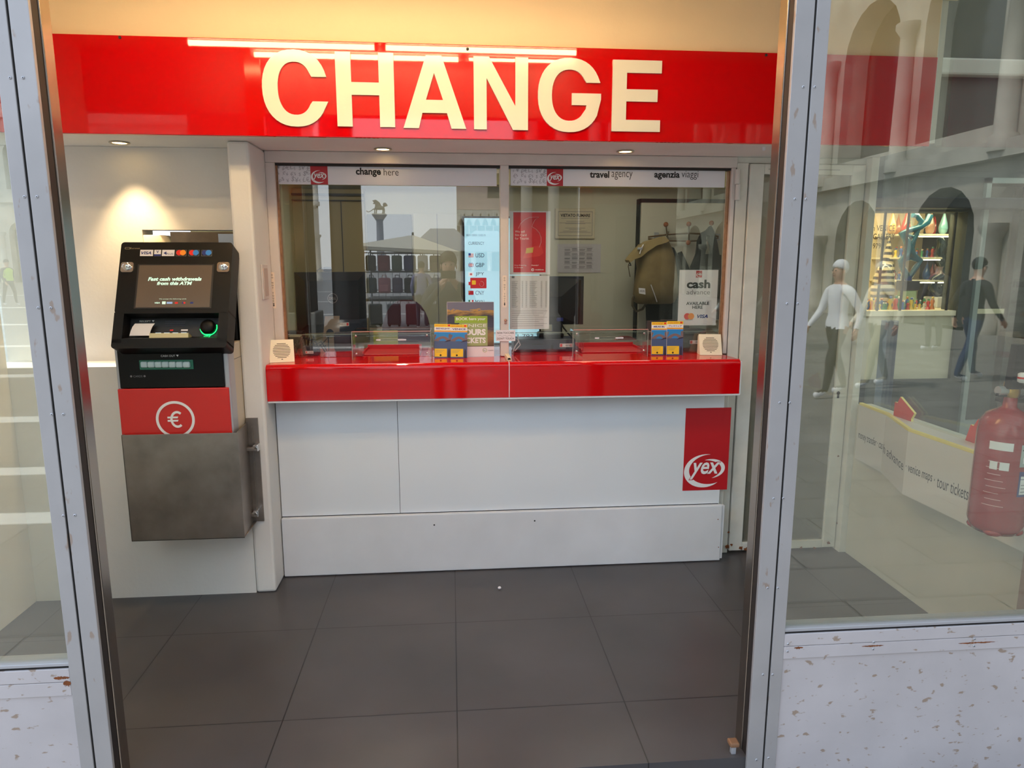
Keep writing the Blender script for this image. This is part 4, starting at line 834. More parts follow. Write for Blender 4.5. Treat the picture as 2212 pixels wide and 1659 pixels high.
# black stone column base nearby
t = thing('plinth_column', 'dark stone column with a stepped round base outside, mirrored beside the monitor', 'column', (-2.25, -8.6, ZG))
BS = P('black_marble', (36, 38, 42), .35)
mb = MB(); mb.lathe([(.62, 0), (.62, .16), (.58, .2), (.6, .3), (.5, .36), (.48, .42), (.40, .5)], (-2.25, -8.6, ZG), BS, seg=28); mb.build('base', t)
mb = MB(); mb.lathe([(.36, .5), (.33, 5.5), (.4, 5.7)], (-2.25, -8.6, ZG), BS, seg=28); mb.build('shaft', t)
t = thing('pillar', 'broad dark pillar outside, mirrored at the left of the service window', 'pillar', (-4.2, -9, ZG))
mb = MB(); mb.box(-5.2, -3.12, -9.6, -8.8, ZG, 6.5, P('dark_grey_stone', (58, 56, 52), .7, var=.2), .03); mb.build('shaft', t)  # left pillar in dark grey stone over a paler base
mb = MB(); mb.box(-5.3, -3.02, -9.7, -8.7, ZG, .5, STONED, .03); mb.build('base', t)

t = thing('pillar', 'broad dark pillar added outside to dim the reflection over the travel agency window', 'pillar', (3.2, -9.2, ZG))  # added dark mass, blocks palace and sky from the right window's reflection
mb = MB(); mb.box(1.42, 5.2, -9.8, -8.8, ZG, 7.5, P('dark_blocker_stone', (52, 50, 46), .7, var=.25), .04); mb.build('shaft', t)
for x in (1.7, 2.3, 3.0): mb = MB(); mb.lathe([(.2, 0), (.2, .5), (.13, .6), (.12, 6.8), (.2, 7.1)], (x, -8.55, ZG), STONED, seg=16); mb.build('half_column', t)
# ------------------------------------------------------------------ market stall
CANV = P('cream_canvas', (232, 226, 208), .8)
POLE = P('galvanised_pole', (120, 124, 128), .4, metal=.7)
SX0, SX1, SY0, SY1 = -2.35, -.25, -14.0, -12.3
t = thing('market_stall', 'souvenir stall with a cream canvas awning outside, mirrored in the left service window', 'stall', (-1.3, -13.1, ZG))
mb = MB(); cx, cy = (SX0+SX1)/2, (SY0+SY1)/2; ap = Vector((cx+.25, cy, 2.38)); c4 = [Vector((SX0-.3, SY0-.3, 2.06)), Vector((SX1+.5, SY0-.3, 1.90)), Vector((SX1+.5, SY1+.3, 1.90)), Vector((SX0-.3, SY1+.3, 2.06))]
vs = c4+[ap]+[p-Z_*.09 for p in c4]; mb.add(vs, [(0, 1, 4), (1, 2, 4), (2, 3, 4), (3, 0, 4)]+[(i, 5+i, 5+(i+1) % 4, (i+1) % 4) for i in range(4)], CANV); mb.build('awning', t)
for x in (SX0, SX1):
    for y in (SY0, SY1): mb = MB(); mb.tube([(x, y, ZG), (x, y, 1.97)], .025, POLE, 8); mb.build('pole', t)
mb = MB(); mb.tube([(cx+.25, cy, 1.9), (cx+.25, cy, 2.45)], .03, POLE, 8)
for z in (.8, 1.35, 1.87):
    mb.tube([(SX0, SY1, z), (SX1, SY1, z)], .015, POLE, 6); mb.tube([(SX0, SY0, z), (SX1, SY0, z)], .015, POLE, 6)
for k in range(12): x = SX0+(SX1-SX0)*k/11; mb.tube([(x, SY1, .1), (x, SY1, 1.87)], .006, POLE, 5)
mb.build('rack', t)
mb = MB(); mb.box(SX0, SX1, SY0, SY1, .55, .62, P('stall_boards', (70, 70, 74), .7), .01); mb.build('shelf', t)
def bag_mb(x, y, z, w_, h, col, i):
    mt = P('bag_cloth_%d' % i, col, .8, var=.15, vscale=12); r = thing('hanging_bag', '', 'bag', (x, y, z))
    mb = MB(); mb.box(x-w_/2, x+w_/2, y, y+.14, z-h, z, mt, .05, 3); mb.build('body', r)
    mb = MB(); mb.box(x-w_*.35, x+w_*.35, y+.13, y+.18, z-h*.9, z-h*.45, mt, .02); mb.build('front_pocket', r)
    mb = MB(); mb.tube([(x-.06, y+.07, z-.02), (x-.05, y+.07, z+.07), (x+.05, y+.07, z+.07), (x+.06, y+.07, z-.02)], .012, mt, 6); mb.build('handle', r)
    return r
cols = [((38, 40, 48), 'charcoal'), ((150, 60, 80), 'crimson'), ((86, 110, 90), 'sage green'), ((60, 66, 120), 'navy'), ((196, 196, 206), 'light grey'), ((70, 44, 56), 'plum'),
        ((40, 60, 70), 'petrol'), ((200, 130, 140), 'rose'), ((92, 80, 110), 'violet'), ((30, 30, 34), 'black'), ((120, 100, 84), 'tan'), ((84, 96, 140), 'slate blue')]
rnd = random.Random(5)
for k, (c, nm) in enumerate(cols):
    col = k % 6; row = k//6; x = SX0+.2+col*.35
    r = bag_mb(x, SY1+.03, 1.80-row*.6, .28+.05*(k % 2), .42, c, k)
    r['label'] = '%s bag hanging in the %s row of the outdoor souvenir stall' % (nm, 'upper' if row == 0 else 'lower'); r['group'] = 'bags hanging on the outdoor stall'
for k, (c, nm) in enumerate((((34, 36, 40), 'black'), ((52, 60, 72), 'blue grey'), ((96, 40, 60), 'burgundy'), ((60, 60, 60), 'dark grey'))):
    x = SX0+.3+k*.5; r = thing('suitcase', '%s suitcase standing below the bags of the outdoor souvenir stall' % nm, 'suitcase', (x, SY1+.25, ZG), group='suitcases at the outdoor stall')
    mt = P('case_shell_%d' % k, c, .4); mb = MB(); mb.box(x-.18, x+.18, SY1+.15, SY1+.38, ZG+.05, .5, mt, .04, 3); mb.build('shell', r)
    mb = MB(); mb.tube([(x-.1, SY1+.2, .48), (x-.1, SY1+.2, .68), (x+.1, SY1+.2, .68), (x+.1, SY1+.2, .48)], .01, POLE, 6); mb.build('handle', r)
    for s_ in (-.13, .13): mb = MB(); mb.ball((x+s_, SY1+.26, ZG+.035), .035, DARKG); mb.build('wheel', r)
for k, x in enumerate((-.3, 1.6)):
    r = thing('market_tent', ('near' if k == 0 else 'far')+' white canvas tent outside, mirrored low in the service window', 'tent', (x, -24-k*2, ZG))
    mb = MB(); y = -24-k*2; mb.prism([(-.95, 2.1), (.95, 2.1), (.9, 2.65), (.5, 3.0), (-.5, 3.0), (-.9, 2.65)], (x, y, 0), X_, Z_, 1.6, P('white_canvas', (236, 238, 240), .8)); mb.build('roof', r)
    for s_ in (-.9, .9): mb = MB(); mb.tube([(x+s_, y+.02, ZG), (x+s_, y+.02, 2.15)], .03, POLE, 8); mb.build('pole', r)
# street lamp
t = thing('street_lamp', 'ornate dark street lamp outside with a glass lantern, mirrored above the monitor', 'street lamp', (-3.9, -19, ZG)); IR = P('dark_iron', (40, 42, 46), .5, metal=.5)
mb = MB(); mb.lathe([(.22, 0), (.22, .3), (.12, .5), (.07, .8), (.05, 2.6), (.1, 2.7), (.05, 2.8)], (-3.9, -19, ZG), IR, seg=12); mb.build('pole', t)
mb = MB(); mb.lathe([(.1, 0), (.17, .32), (.2, .34), (.03, .5), (.02, .62)], (-3.9, -19, 2.75), P('lantern_glass', (200, 205, 215), .2), seg=6); mb.build('lantern', t)

# ------------------------------------------------------------------ people
def skin_body(name, joints, edges, radii, parent, mats, pick, root=0, sub=2):
    me = bpy.data.meshes.new(name); me.from_pydata([Vector(j) for j in joints], edges, []); o = bpy.data.objects.new(name, me); COL.objects.link(o)
    sk = o.modifiers.new('skin', 'SKIN'); sk.use_smooth_shade = True
    for v, r in zip(me.skin_vertices[0].data, radii): v.radius = r if isinstance(r, tuple) else (r, r)
    for k, v in enumerate(me.skin_vertices[0].data): v.use_root = (k == root)
    su = o.modifiers.new('sub', 'SUBSURF'); su.levels = sub; su.render_levels = sub
    dg = bpy.context.evaluated_depsgraph_get(); m2 = bpy.data.meshes.new_from_object(o.evaluated_get(dg)); bpy.data.objects.remove(o)
    m2.materials.clear()
    for mm in mats: m2.materials.append(mm)
    for p in m2.polygons: p.material_index = pick(p.center); p.use_smooth = True
    o = bpy.data.objects.new(name, m2); COL.objects.link(o); o.parent = parent; return o
SKIN = P('skin', (206, 160, 134), .5)
def person(label, loc, rotz, h, top, bottom, hair, pose='walk', cap=None, shoes=(230, 230, 232), vest=None, group=None):
    k = h/1.75; root = thing('person', label, 'person', loc, rotz, group)
    J = {}; E = []; Rr = {}
    def j(n, p, r, pr=None): J[n] = (Vector(p)*k, len(J)); Rr[n] = r*k if not isinstance(r, tuple) else tuple(q*k for q in r); (E.append((J[pr][1], J[n][1])) if pr else None)
    # facing +y
    st = .16 if pose == 'walk' else 0
    j('pelvis', (0, 0, .97), (.155, .115)); j('waist', (0, 0, 1.1), (.135, .1), 'pelvis'); j('chest', (0, .01, 1.3), (.165, .115), 'waist'); j('neck0', (0, 0, 1.45), (.075, .07), 'chest'); j('neck1', (0, .01, 1.53), (.055, .055), 'neck0')
    j('head0', (0, .03, 1.6), (.07, .08), 'neck1'); j('head1', (0, .02, 1.67), (.08, .095), 'head0'); j('head2', (0, .01, 1.72), (.06, .07), 'head1')
    for s_, nm in ((-1, 'l'), (1, 'r')):
        f = st*s_
        j('hip'+nm, (.1*s_, 0, .92), (.095, .1), 'pelvis'); j('knee'+nm, (.11*s_, f*.9+.02, .51), .062, 'hip'+nm); j('calf'+nm, (.11*s_, f*1.1-.02, .36), .06, 'knee'+nm); j('ankle'+nm, (.11*s_, f*1.5-.04, .1), .042, 'calf'+nm); j('toe'+nm, (.12*s_, f*1.5+.14, .04), (.045, .035), 'ankle'+nm)
        j('sh'+nm, (.19*s_, 0, 1.41), .072, 'neck0')
        if pose == 'photo': el, wr = (.27*s_, .12, 1.2), (.07*s_, .27, 1.47)
        elif pose == 'walk': el, wr = (.26*s_, -.04-f*.6, 1.14), (.25*s_, .08-f*1.1, .92)
        else: el, wr = (.27*s_, -.02, 1.13), (.24*s_, .1, .9)
        j('el'+nm, el, .05, 'sh'+nm); j('wr'+nm, wr, .032, 'el'+nm)
        d = (Vector(wr)-Vector(el)).normalized(); sd = d.cross(Vector((s_, 0, 0))).normalized(); q = Vector(wr)+d*.06
        j('palm'+nm, q, (.036, .022), 'wr'+nm)
        for fi, (o_, ln) in enumerate(((-.03, .05), (-.01, .065), (.01, .06), (.028, .045))):
            b0 = q+sd*o_+d*.035; j('f%d%s' % (fi, nm), b0, .011, 'palm'+nm); j('g%d%s' % (fi, nm), b0+d*ln*.6+Vector((-s_*.008, 0, 0)), .009, 'f%d%s' % (fi, nm)); j('h%d%s' % (fi, nm), b0+d*ln+Vector((-s_*.022, 0, 0)), .008, 'g%d%s' % (fi, nm))
        j('t0'+nm, Vector(wr)+d*.03-sd*.035, .012, 'wr'+nm); j('t1'+nm, Vector(wr)+d*.07-sd*.055, .01, 't0'+nm)
    jn = [p for p, _ in J.values()]
    mt = [P('cloth_%02x%02x%02x' % top, top, .8), P('cloth_%02x%02x%02x' % bottom, bottom, .8), SKIN, P('shoe_%02x%02x%02x' % shoes, shoes, .6)]
    wl, wr_ = J['wrl'][0], J['wrr'][0]
    def pick(c):
        if c.z > 1.49*k: return 2
        if (c-wl).length < .16*k and (c-wl).dot(wl-J['ell'][0]) > 0 or (c-wr_).length < .16*k and (c-wr_).dot(wr_-J['elr'][0]) > 0: return 2
        if c.z < .09*k: return 3
        return 0 if c.z > .93*k else 1
    skin_body('body', jn, E, list(Rr.values()), root, mt, pick)
    W_ = lambda p: root.matrix_basis @ (Vector(p)*k)
    H_ = P('hair_%02x%02x%02x' % hair, hair, .7)
    mb = MB(); b = bmesh.new(); bmesh.ops.create_uvsphere(b, u_segments=18, v_segments=12, radius=.105)
    for v in list(b.verts):
        if v.co.z < -.02 and v.co.y > -.01: v.co.z = -.02+(.02 if v.co.y > .06 else 0)
        if v.co.y > .085: v.co.y = .085
    mb.bm(b, P('cap_%02x%02x%02x' % cap, cap, .85) if cap else H_, root.matrix_basis @ Matrix.Translation(Vector((0, .012, 1.715))*k) @ Matrix.Diagonal((k*.88, k*1.0, k, 1)), True)
    mb.build('cap' if cap else 'hair', root)
    f0 = P('lips', (160, 90, 84), .6)
    mb = MB(); mb.ball(W_((0, .125, 1.645)), .014*k, SKIN, (1, 1, 1.5), 8); mb.build('nose', root)
    for s_ in (-1, 1):
        mb = MB(); mb.ball(W_((.03*s_, .112, 1.672)), .009*k, INK, (1, 1, 1), 8); mb.build('eye', root)
        mb = MB(); mb.ball(W_((.082*s_, .02, 1.65)), .018*k, SKIN, (.5, 1, 1.5), 8); mb.build('ear', root)
    mb = MB(); mb.ball(W_((0, .115, 1.605)), .018*k, f0, (1.2, .5, .35), 8); mb.build('mouth', root)
    if vest:
        mb = MB(); mb.lathe([(.2*k, 0), (.185*k, .2*k), (.21*k, .42*k), (.12*k, .5*k)], W_((0, 0, .97)), P('vest_%02x%02x%02x' % vest, vest, .6), seg=16, sx=1, sy=.72, cap=False); mb.build('vest', root)
    return root
ph = person('person photographing the kiosk in a dark blue jacket, arms raised, mirrored in the service window', (-.02, -.47, ZG), 0, 1.78, (52, 56, 70), (44, 46, 56), (60, 48, 38), 'photo', shoes=(60, 50, 46))
t = thing('smartphone', 'dark smartphone held up by the person photographing the kiosk', 'phone', (-.02, -.07, 1.46))
mb = MB(); mb.box(-.095, .055, -.058, -.049, 1.44, 1.52, DARKG, .003); mb.build('case', t)
mb = MB(); mb.lathe([(.006, 0), (.006, .0015)], (.04, -.0485, 1.505), INK, (0, 1, 0), 12); mb.build('lens', t)
person('person in white cap, white jacket and dark trousers walking outside, mirrored in the right pane', (4.95, -4.6, ZG), R(80), 1.70, (236, 236, 240), (34, 34, 38), (90, 70, 50), 'walk', cap=(240, 240, 242))
person('person in cream hat and beige trousers walking behind the white-capped one', (5.9, -5.2, ZG), R(85), 1.68, (214, 208, 190), (150, 142, 118), (90, 70, 50), 'walk', cap=(226, 222, 206))
person('person in dark coat and jeans strolling outside, mirrored near the red extinguisher', (7.6, -5.6, ZG), R(-95), 1.74, (40, 42, 46), (50, 66, 100), (30, 26, 24), 'walk')
person('person in grey jumper standing outside, mirrored right of the lit glass shop', (9.5, -9.0, ZG), R(180), 1.76, (90, 88, 92), (60, 60, 66), (50, 40, 34), 'stand')
person('street worker in yellow safety vest, left one of two, mirrored in the left pane', (-19.2, -26, ZG), R(20), 1.78, (60, 60, 66), (50, 52, 58), (120, 90, 70), 'stand', vest=(200, 240, 60))
person('street worker in yellow safety vest, right one of two, mirrored in the left pane', (-18.0, -26.4, ZG), R(-60), 1.8, (40, 40, 44), (46, 46, 40), (40, 34, 30), 'walk', vest=(196, 236, 70), cap=(40, 40, 44))
person('person in lilac jumper outside, mirrored left of the photographer', (-.75, -11.2, ZG), R(180), 1.7, (150, 150, 190), (70, 74, 90), (40, 34, 30), 'stand')
# ================================================================== inside the kiosk
KW = P('lamp_diffuser', (255, 246, 226), .5, emis=5.5)
for x, lb in ((-.5, 'left'), (1.1, 'right')):
    t = thing('ceiling_light', 'flat lit ceiling panel inside the kiosk, %s one' % lb, 'light', (x, 4.4, 2.29), group='ceiling panels inside the kiosk')
    mb = MB(); mb.box(x-.32, x+.32, 4.1, 4.7, 2.3, 2.32, WMATT, .003); mb.build('frame', t)
    mb = MB(); mb.box(x-.3, x+.3, 4.12, 4.68, 2.295, 2.3, KW); mb.build('diffuser', t)
# olive cupboard door at the back left
a = AY(632, 408, 5.28); b_ = AY(787, 408, 5.28)
t = thing('tall_cupboard', 'tall olive brown cupboard recess at the back left of the kiosk', 'cupboard', ((a.x+b_.x)/2, 5.28, 0)); OL = P('olive_board', (138, 126, 96), .6)
mb = MB(); mb.box(a.x, b_.x, 5.24, 5.3, 0, a.z, OL, .004); mb.build('body', t)
mb = MB(); mb.box(a.x, b_.x, 5.22, 5.24, a.z-.05, a.z-.035, DARKG); mb.box(a.x, b_.x, 5.22, 5.24, a.z-.085, a.z-.08, DARKG); mb.box(a.x+(b_.x-a.x)*.67, a.x+(b_.x-a.x)*.68, 5.235, 5.24, 0, a.z-.09, DARKG); mb.build('top_rail', t)
a = AY(761, 462, 5.25); b_ = AY(894, 700, 5.25); mb = MB(); mb.box(a.x+.1, b_.x, 5.27, 5.299, b_.z, a.z, P('slate_board', (92, 96, 104), .5), .003); mb.build('wall_board', None, label='blue grey board on the back wall behind the left window', cat='board')
mb = MB()
a = AY(893, 500, 5.2); b_ = AY(998, 700, 5.2); mb.box(a.x, b_.x, 5.2, 5.298, .0, 1.95, P('pale_cabinet', (190, 188, 168), .6), .005); mb.box((a.x+b_.x)/2-.002, (a.x+b_.x)/2+.002, 5.196, 5.2, .0, 1.95, INKG); mb.build('filing_cabinet', None, label='pale upright cabinet at the back between the boards and the screen', cat='cabinet')

# wooden desk surface behind the glass
mb = MB(); mb.box(-.92, 2.1, 3.99, 4.55, 1.06, 1.09, P('desk_grey', (110, 100, 92), .5), .004); mb.build('desk', None, label='grey work surface behind the counter carrying the monitors', cat='desk')
t = bpy.data.objects['desk']
for x in (-.85, .5, 2.05): mb = MB(); mb.box(x-.02, x+.02, 4.05, 4.5, 0, 1.06, DARKG); mb.build('leg', t)
ZD = 1.09
# left monitor (seen from behind, turned)
def monitor(name, corners, Y0, Y1, label, mirror=False):
    return
pTL = AY(628, 588, 4.12); pTR = AY(792, 588, 4.28); pBL = AY(652, 702, 4.12); pBR = AY(790, 714, 4.28)
t = thing('computer_monitor', 'black computer monitor back with a pale round badge behind the left window', 'monitor', ((pTL.x+pTR.x)/2, 4.2, ZD))
zt_, zb_ = pTL.z, pBR.z; U = Vector((pTR.x-pTL.x-.0, .16, 0)); W_ = U.length; U.normalize(); N_ = U.cross(Z_); o = Vector((pTL.x+.02, 4.12, zb_)); W_ -= .03
mb = MB(); MBK = P('monitor_black', (20, 20, 21), .35); H_ = zt_-zb_
ring0 = [(0, 0), (W_, 0), (W_, H_), (0, H_)]; ring1 = [(.05, .05), (W_-.05, .05), (W_-.05, H_-.05), (.05, H_-.05)]
P0 = [o+U*x+Z_*z-N_*.02 for x, z in ring0]; P1 = [o+U*x+Z_*z for x, z in ring0]; P2 = [o+U*x+Z_*z+N_*.025 for x, z in ring1]
mb.add(P0+P1+P2, [(3, 2, 1, 0), (8, 9, 10, 11)]+[(i, (i+1) % 4, 4+(i+1) % 4, 4+i) for i in range(4)]+[(4+i, 4+(i+1) % 4, 8+(i+1) % 4, 8+i) for i in range(4)], MBK); mb.build('housing', t)
mb = MB(); c = o+U*(W_*.5)+Z_*(H_*.57)+N_*.0256; RG = P('badge_grey', (150, 150, 148), .4)
mb.curve([ell(0, 0, .029, .029, 0, 360, 32)[:-1], ell(0, 0, .0262, .0262, 0, 360, 32)[:-1]], c, U, Z_, RG); mb.text('DELL', c-Z_*.007, U, Z_, RG, w=.04, h=.014, bold=.02, align='CENTER'); mb.build('round_badge', t)
mb = MB(); c2 = o+U*(W_*.55)+Z_*.035+N_*.026; mb.prism([(0, 0), (.07, 0), (.07, .022), (0, .022)], c2, U, Z_, .0008, PAPER); mb.prism([(.055, .003), (.067, .003), (.067, .019), (.055, .019)], c2+N_*.0004, U, Z_, .0005, MCR); mb.text('000038', c2+U*.006+Z_*.008+N_*.0004, U, Z_, INKG, w=.026, h=.006); mb.build('asset_label', t)
mb = MB(); sp = AY(715, 748, 4.07); sp.z = ZD+.001; hs = AY(720, 683, 4.07).z-ZD
mb.curve([[(-.052, 0), (.046, 0), (.056, hs), (-.026, hs)], ell(-.002, hs*.5, .024, .03, 0, 360, 24)[:-1]], sp, X_, Z_, P('stand_grey', (150, 138, 122), .4, metal=.4), ext=.006)
mb.build('stand', t)
mb = MB(); bb = [(p[0], p[1]) for p in rrect(.22, .11, .03)]; mb.prism(bb, sp+N_*-.01+Z_*.012, U, -N_, .012, DARKG); mb.build('stand_base', t)
t = thing('webcam', 'small black webcam clipped on top of the left monitor', 'webcam', (o.x+.17, 4.17, zt_)); c = o+U*(W_*.46)+Z_*(H_+.002)
mb = MB(); mb.box(c.x-.022, c.x+.022, c.y-.015, c.y+.02, c.z, c.z+.028, BLACKP, .006); mb.build('camera_body', t)
mb = MB(); mb.tube([c+Vector((-.02, 0, .015)), c+Vector((-.04, .01, .02)), c+Vector((-.065, .02, .006)), c+Vector((-.06, .03, -.01))], .003, BLACKP, 6); mb.build('cable', t)
# right monitor
pTL = AY(1185, 597, 4.25); pTR = AY(1262, 597, 4.15); pBR = AY(1264, 701, 4.15)
t = thing('computer_monitor', 'black monitor back half hidden by the white price list, behind the right window', 'monitor', (pTL.x, 4.25, ZD)); x1 = pTR.x; x0 = x1-.36; z0, z1_ = pBR.z, pTR.z
mb = MB(); mb.hexa([(x0, 4.18, z0), (x1, 4.16, z0), (x1, 4.16, z1_), (x0, 4.18, z1_), (x0, 4.21, z0), (x1, 4.19, z0), (x1, 4.19, z1_), (x0, 4.21, z1_)], MBK); mb.hexa([(x0+.06, 4.14, z0+.05), (x1-.14, 4.14, z0+.05), (x1-.14, 4.14, z1_-.12), (x0+.06, 4.14, z1_-.12), (x0, 4.18, z0), (x1-.02, 4.162, z0), (x1-.01, 4.162, z1_-.01), (x0, 4.18, z1_)], MBK); mb.build('housing', t)
mb = MB(); mb.box(x0+.18, x0+.24, 4.2, 4.23, ZD+.01, z0+.1, BLACKP, .004); mb.box(x0+.1, x0+.32, 4.12, 4.28, ZD+.001, ZD+.013, BLACKP, .005); mb.build('stand', t)
p = AY(1210, 690, 4.13); mb = MB(); mb.box(p.x-.02, p.x+.02, 4.13, 4.16, p.z-.012, p.z+.01, P('connector_blue', (36, 48, 140), .5), .004); mb.tube([(p.x, 4.14, p.z-.01), (p.x+.02, 4.12, p.z-.05), (p.x+.06, 4.1, p.z-.1), (p.x+.055, 4.08, p.z-.16)], .005, BLACKP, 6); mb.build('video_cable', t)

# currency display
Y = 4.37; a = AY(1003, 471, Y); b_ = AY(1084, 471, Y); zb_ = AY(1040, 742, Y).z; x0, x1 = a.x, AY(1166, 500, Y).x; z1_ = a.z
t = thing('currency_display', 'bright pale blue upright screen listing CURRENCY codes and flags', 'screen', ((x0+x1)/2, Y, ZD))
mb = MB(); mb.box(x0-.012, x1+.012, Y+.001, Y+.04, zb_-.012, z1_+.012, BLACKP, .004); mb.box((x0+x1)/2-.05, (x0+x1)/2+.05, Y+.03, Y+.06, ZD+.001, zb_, BLACKP); mb.box((x0+x1)/2-.14, (x0+x1)/2+.14, Y-.04, Y+.12, ZD+.001, ZD+.012, BLACKP, .004); mb.build('housing', t)
SB = P('pale_blue_screen', (172, 218, 238), .3, emis=.85)
mb = MB(); mb.box(x0, x1, Y-.001, Y+.001, zb_, z1_, SB); mb.build('panel', t)
mb = MB(); yy = Y-.002; FR = P('flag_red', (205, 30, 40), .5, emis=.4); FB = P('flag_blue', (60, 80, 160), .5, emis=.4); FW = P('flag_white', (235, 240, 245), .5, emis=.6); FG = P('flag_green', (30, 130, 80), .5, emis=.4); FY = P('flag_yellow', (250, 210, 40), .5, emis=.4); DT = P('screen_dark_text', (36, 40, 50), .5)
def put(s_, x, y, hpx, wpx=None):
    p = AY(x, y, yy); h = AY(x, y-hpx, yy).z-p.z; mb.text(s_, p, X_, Z_, DT, h=h, w=(AY(x+wpx, y, yy).x-p.x) if wpx else None)
put('30/01/2025 13:02:15', 1007, 510, 4, 42); put('CURRENCY', 1012, 529, 7, 34)
for i, (cd_, y) in enumerate((('USD', 556), ('GBP', 577), ('JPY', 597), ('CNY', 637), ('MXN', 657))):
    put(cd_, 1027, y, 9, 19)
    p = AY(1012, y, yy); q1 = AY(1023, y-9, yy); x_0, x_1, z_0, z_1 = p.x, q1.x, p.z, q1.z; wf, hf = x_1-x_0, z_1-z_0
    F = lambda u0, u1, v0, v1, mt, d=0.: mb.quad([(x_0+wf*u0, yy-d, z_0+hf*v0), (x_0+wf*u1, yy-d, z_0+hf*v0), (x_0+wf*u1, yy-d, z_0+hf*v1), (x_0+wf*u0, yy-d, z_0+hf*v1)], mt)
    if cd_ == 'USD':
        for k in range(7): F(0, 1, k/7, (k+.55)/7, FR)
        for k in range(7): F(0, 1, (k+.55)/7, (k+1)/7, FW)
        F(0, .45, .45, 1, FB, .0003)
    elif cd_ == 'GBP':
        F(0, 1, 0, 1, FB)
        for (c0, c1) in (((0, 0), (1, 1)), ((0, 1), (1, 0))): mb.quad([(x_0+wf*c0[0], yy-.0002, z_0+hf*(c0[1]-.08)), (x_0+wf*c1[0], yy-.0002, z_0+hf*(c1[1]-.08)), (x_0+wf*c1[0], yy-.0002, z_0+hf*(c1[1]+.08)), (x_0+wf*c0[0], yy-.0002, z_0+hf*(c0[1]+.08))], FW)
        F(.38, .62, 0, 1, FW, .0003); F(0, 1, .33, .67, FW, .0003); F(.43, .57, 0, 1, FR, .0005); F(0, 1, .41, .59, FR, .0005)
    elif cd_ == 'JPY': F(0, 1, 0, 1, FW); mb.disc((x_0+wf*.5, yy-.0003, z_0+hf*.5), hf*.28, X_, Z_, FR)
    elif cd_ == 'CNY': F(0, 1, 0, 1, FR); mb.disc((x_0+wf*.2, yy-.0003, z_0+hf*.72), hf*.13, X_, Z_, FY, 5)
    else: F(0, .33, 0, 1, FG); F(.33, .67, 0, 1, FW); F(.67, 1, 0, 1, FR)
p = AY(1122, 732, yy); put('1.793', 1118, 731, 9, 34); mb.build('listed_rates', t)

# notices on the back wall
Y = 5.285; a = AY(1199, 516, Y); b_ = AY(1285, 516, Y); c = AY(1243, 450, Y)
t = thing('no_smoking_sign', 'old cream plaque reading VIETATO FUMARE on the back wall', 'sign', ((a.x+b_.x)/2, Y, a.z)); W_ = b_.x-a.x; H_ = c.z-a.z; PLQ = P('aged_plaque', (200, 190, 166), .5, var=.08)
mb = MB(); mb.box(a.x, b_.x, Y, 5.3, a.z, c.z, PLQ, .006); mb.build('plaque', t)
mb = MB(); mb.curve([[(W_*.07, H_*.1), (W_*.93, H_*.1), (W_*.93, H_*.9), (W_*.07, H_*.9)], [(W_*.08, H_*.115), (W_*.92, H_*.115), (W_*.92, H_*.885), (W_*.08, H_*.885)]], (a.x, Y-.0008, a.z), X_, Z_, INKG)
mb.text('VIETATO FUMARE', (a.x+W_*.5, Y-.001, a.z+H_*.72), X_, Z_, INK, w=W_*.74, h=H_*.1, bold=.03, align='CENTER')
for v, u in ((.67, .7), (.57, .45), (.52, .8), (.49, .5), (.35, .5), (.31, .3), (.25, .6), (.21, .78)): mb.quad([(a.x+W_*(.5-u/2), Y-.001, a.z+H_*v), (a.x+W_*(.5+u/2), Y-.001, a.z+H_*v), (a.x+W_*(.5+u/2), Y-.001, a.z+H_*(v+.012)), (a.x+W_*(.5-u/2), Y-.001, a.z+H_*(v+.012))], INKG)
mb.build('lettering', t)
a = AY(1204, 589, 5.295); b_ = AY(1297, 590, 5.295); c = AY(1250, 527, 5.295)
t = thing('table_notice', 'pale sheet with a small printed table under the no smoking plaque', 'notice', ((a.x+b_.x)/2, 5.295, a.z)); W_ = b_.x-a.x; H_ = c.z-a.z
mb = MB(); mb.box(a.x, b_.x, 5.296, 5.2995, a.z, c.z, P('lilac_paper', (190, 186, 192), .6)); mb.build('sheet', t)
mb = MB(); rnd = random.Random(4); y_ = 5.2952
for i in range(6): z = a.z+H_*(.13+.15*i); mb.quad([(a.x+W_*.15, y_, z), (a.x+W_*.83, y_, z), (a.x+W_*.83, y_, z+.0016), (a.x+W_*.15, y_, z+.0016)], INKG)
for i in range(5):
    for k in range(4):
        for l_ in range(2+(i+k) % 2): z = a.z+H_*(.17+.15*i+.035*l_); u = .16+.17*k; mb.quad([(a.x+W_*u, y_, z), (a.x+W_*(u+rnd.uniform(.1, .15)), y_, z), (a.x+W_*(u+.13), y_, z+.0025), (a.x+W_*u, y_, z+.0025)], INK)
mb.build('printed_table', t)

# coat rack with wooden balls
YR = 5.19; t = thing('coat_rack', 'wall coat rack of bent wires with round wooden balls', 'coat rack', (1.75, YR, 1.7)); WIRE = P('bronze_wire', (120, 92, 60), .4, metal=.6); WOOD = P('turned_wood', (160, 92, 48), .5, var=.15, vscale=30)
L1 = [AY(x, y, YR-.03) for x, y in ((1400, 512), (1440, 507), (1488, 504), (1530, 506), (1552, 511))]; L2 = [AY(x, y, YR-.03) for x, y in ((1400, 516), (1440, 520), (1488, 521), (1530, 519), (1552, 514))]
mb = MB(); mb.tube(L1, .006, WIRE, 8); mb.tube(L2, .006, WIRE, 8)
for (x, y0, y1) in ((1441, 490, 520), (1488, 488, 521), (1536, 488, 519)): mb.tube([AY(x+(3 if x == 1441 else 0), y1, YR-.03), AY(x, (y0+y1)/2, YR-.045), AY(x-(2 if x == 1441 else 0), y0, YR-.06)], .005, WIRE, 8)
mb.build('wire_frame', t)
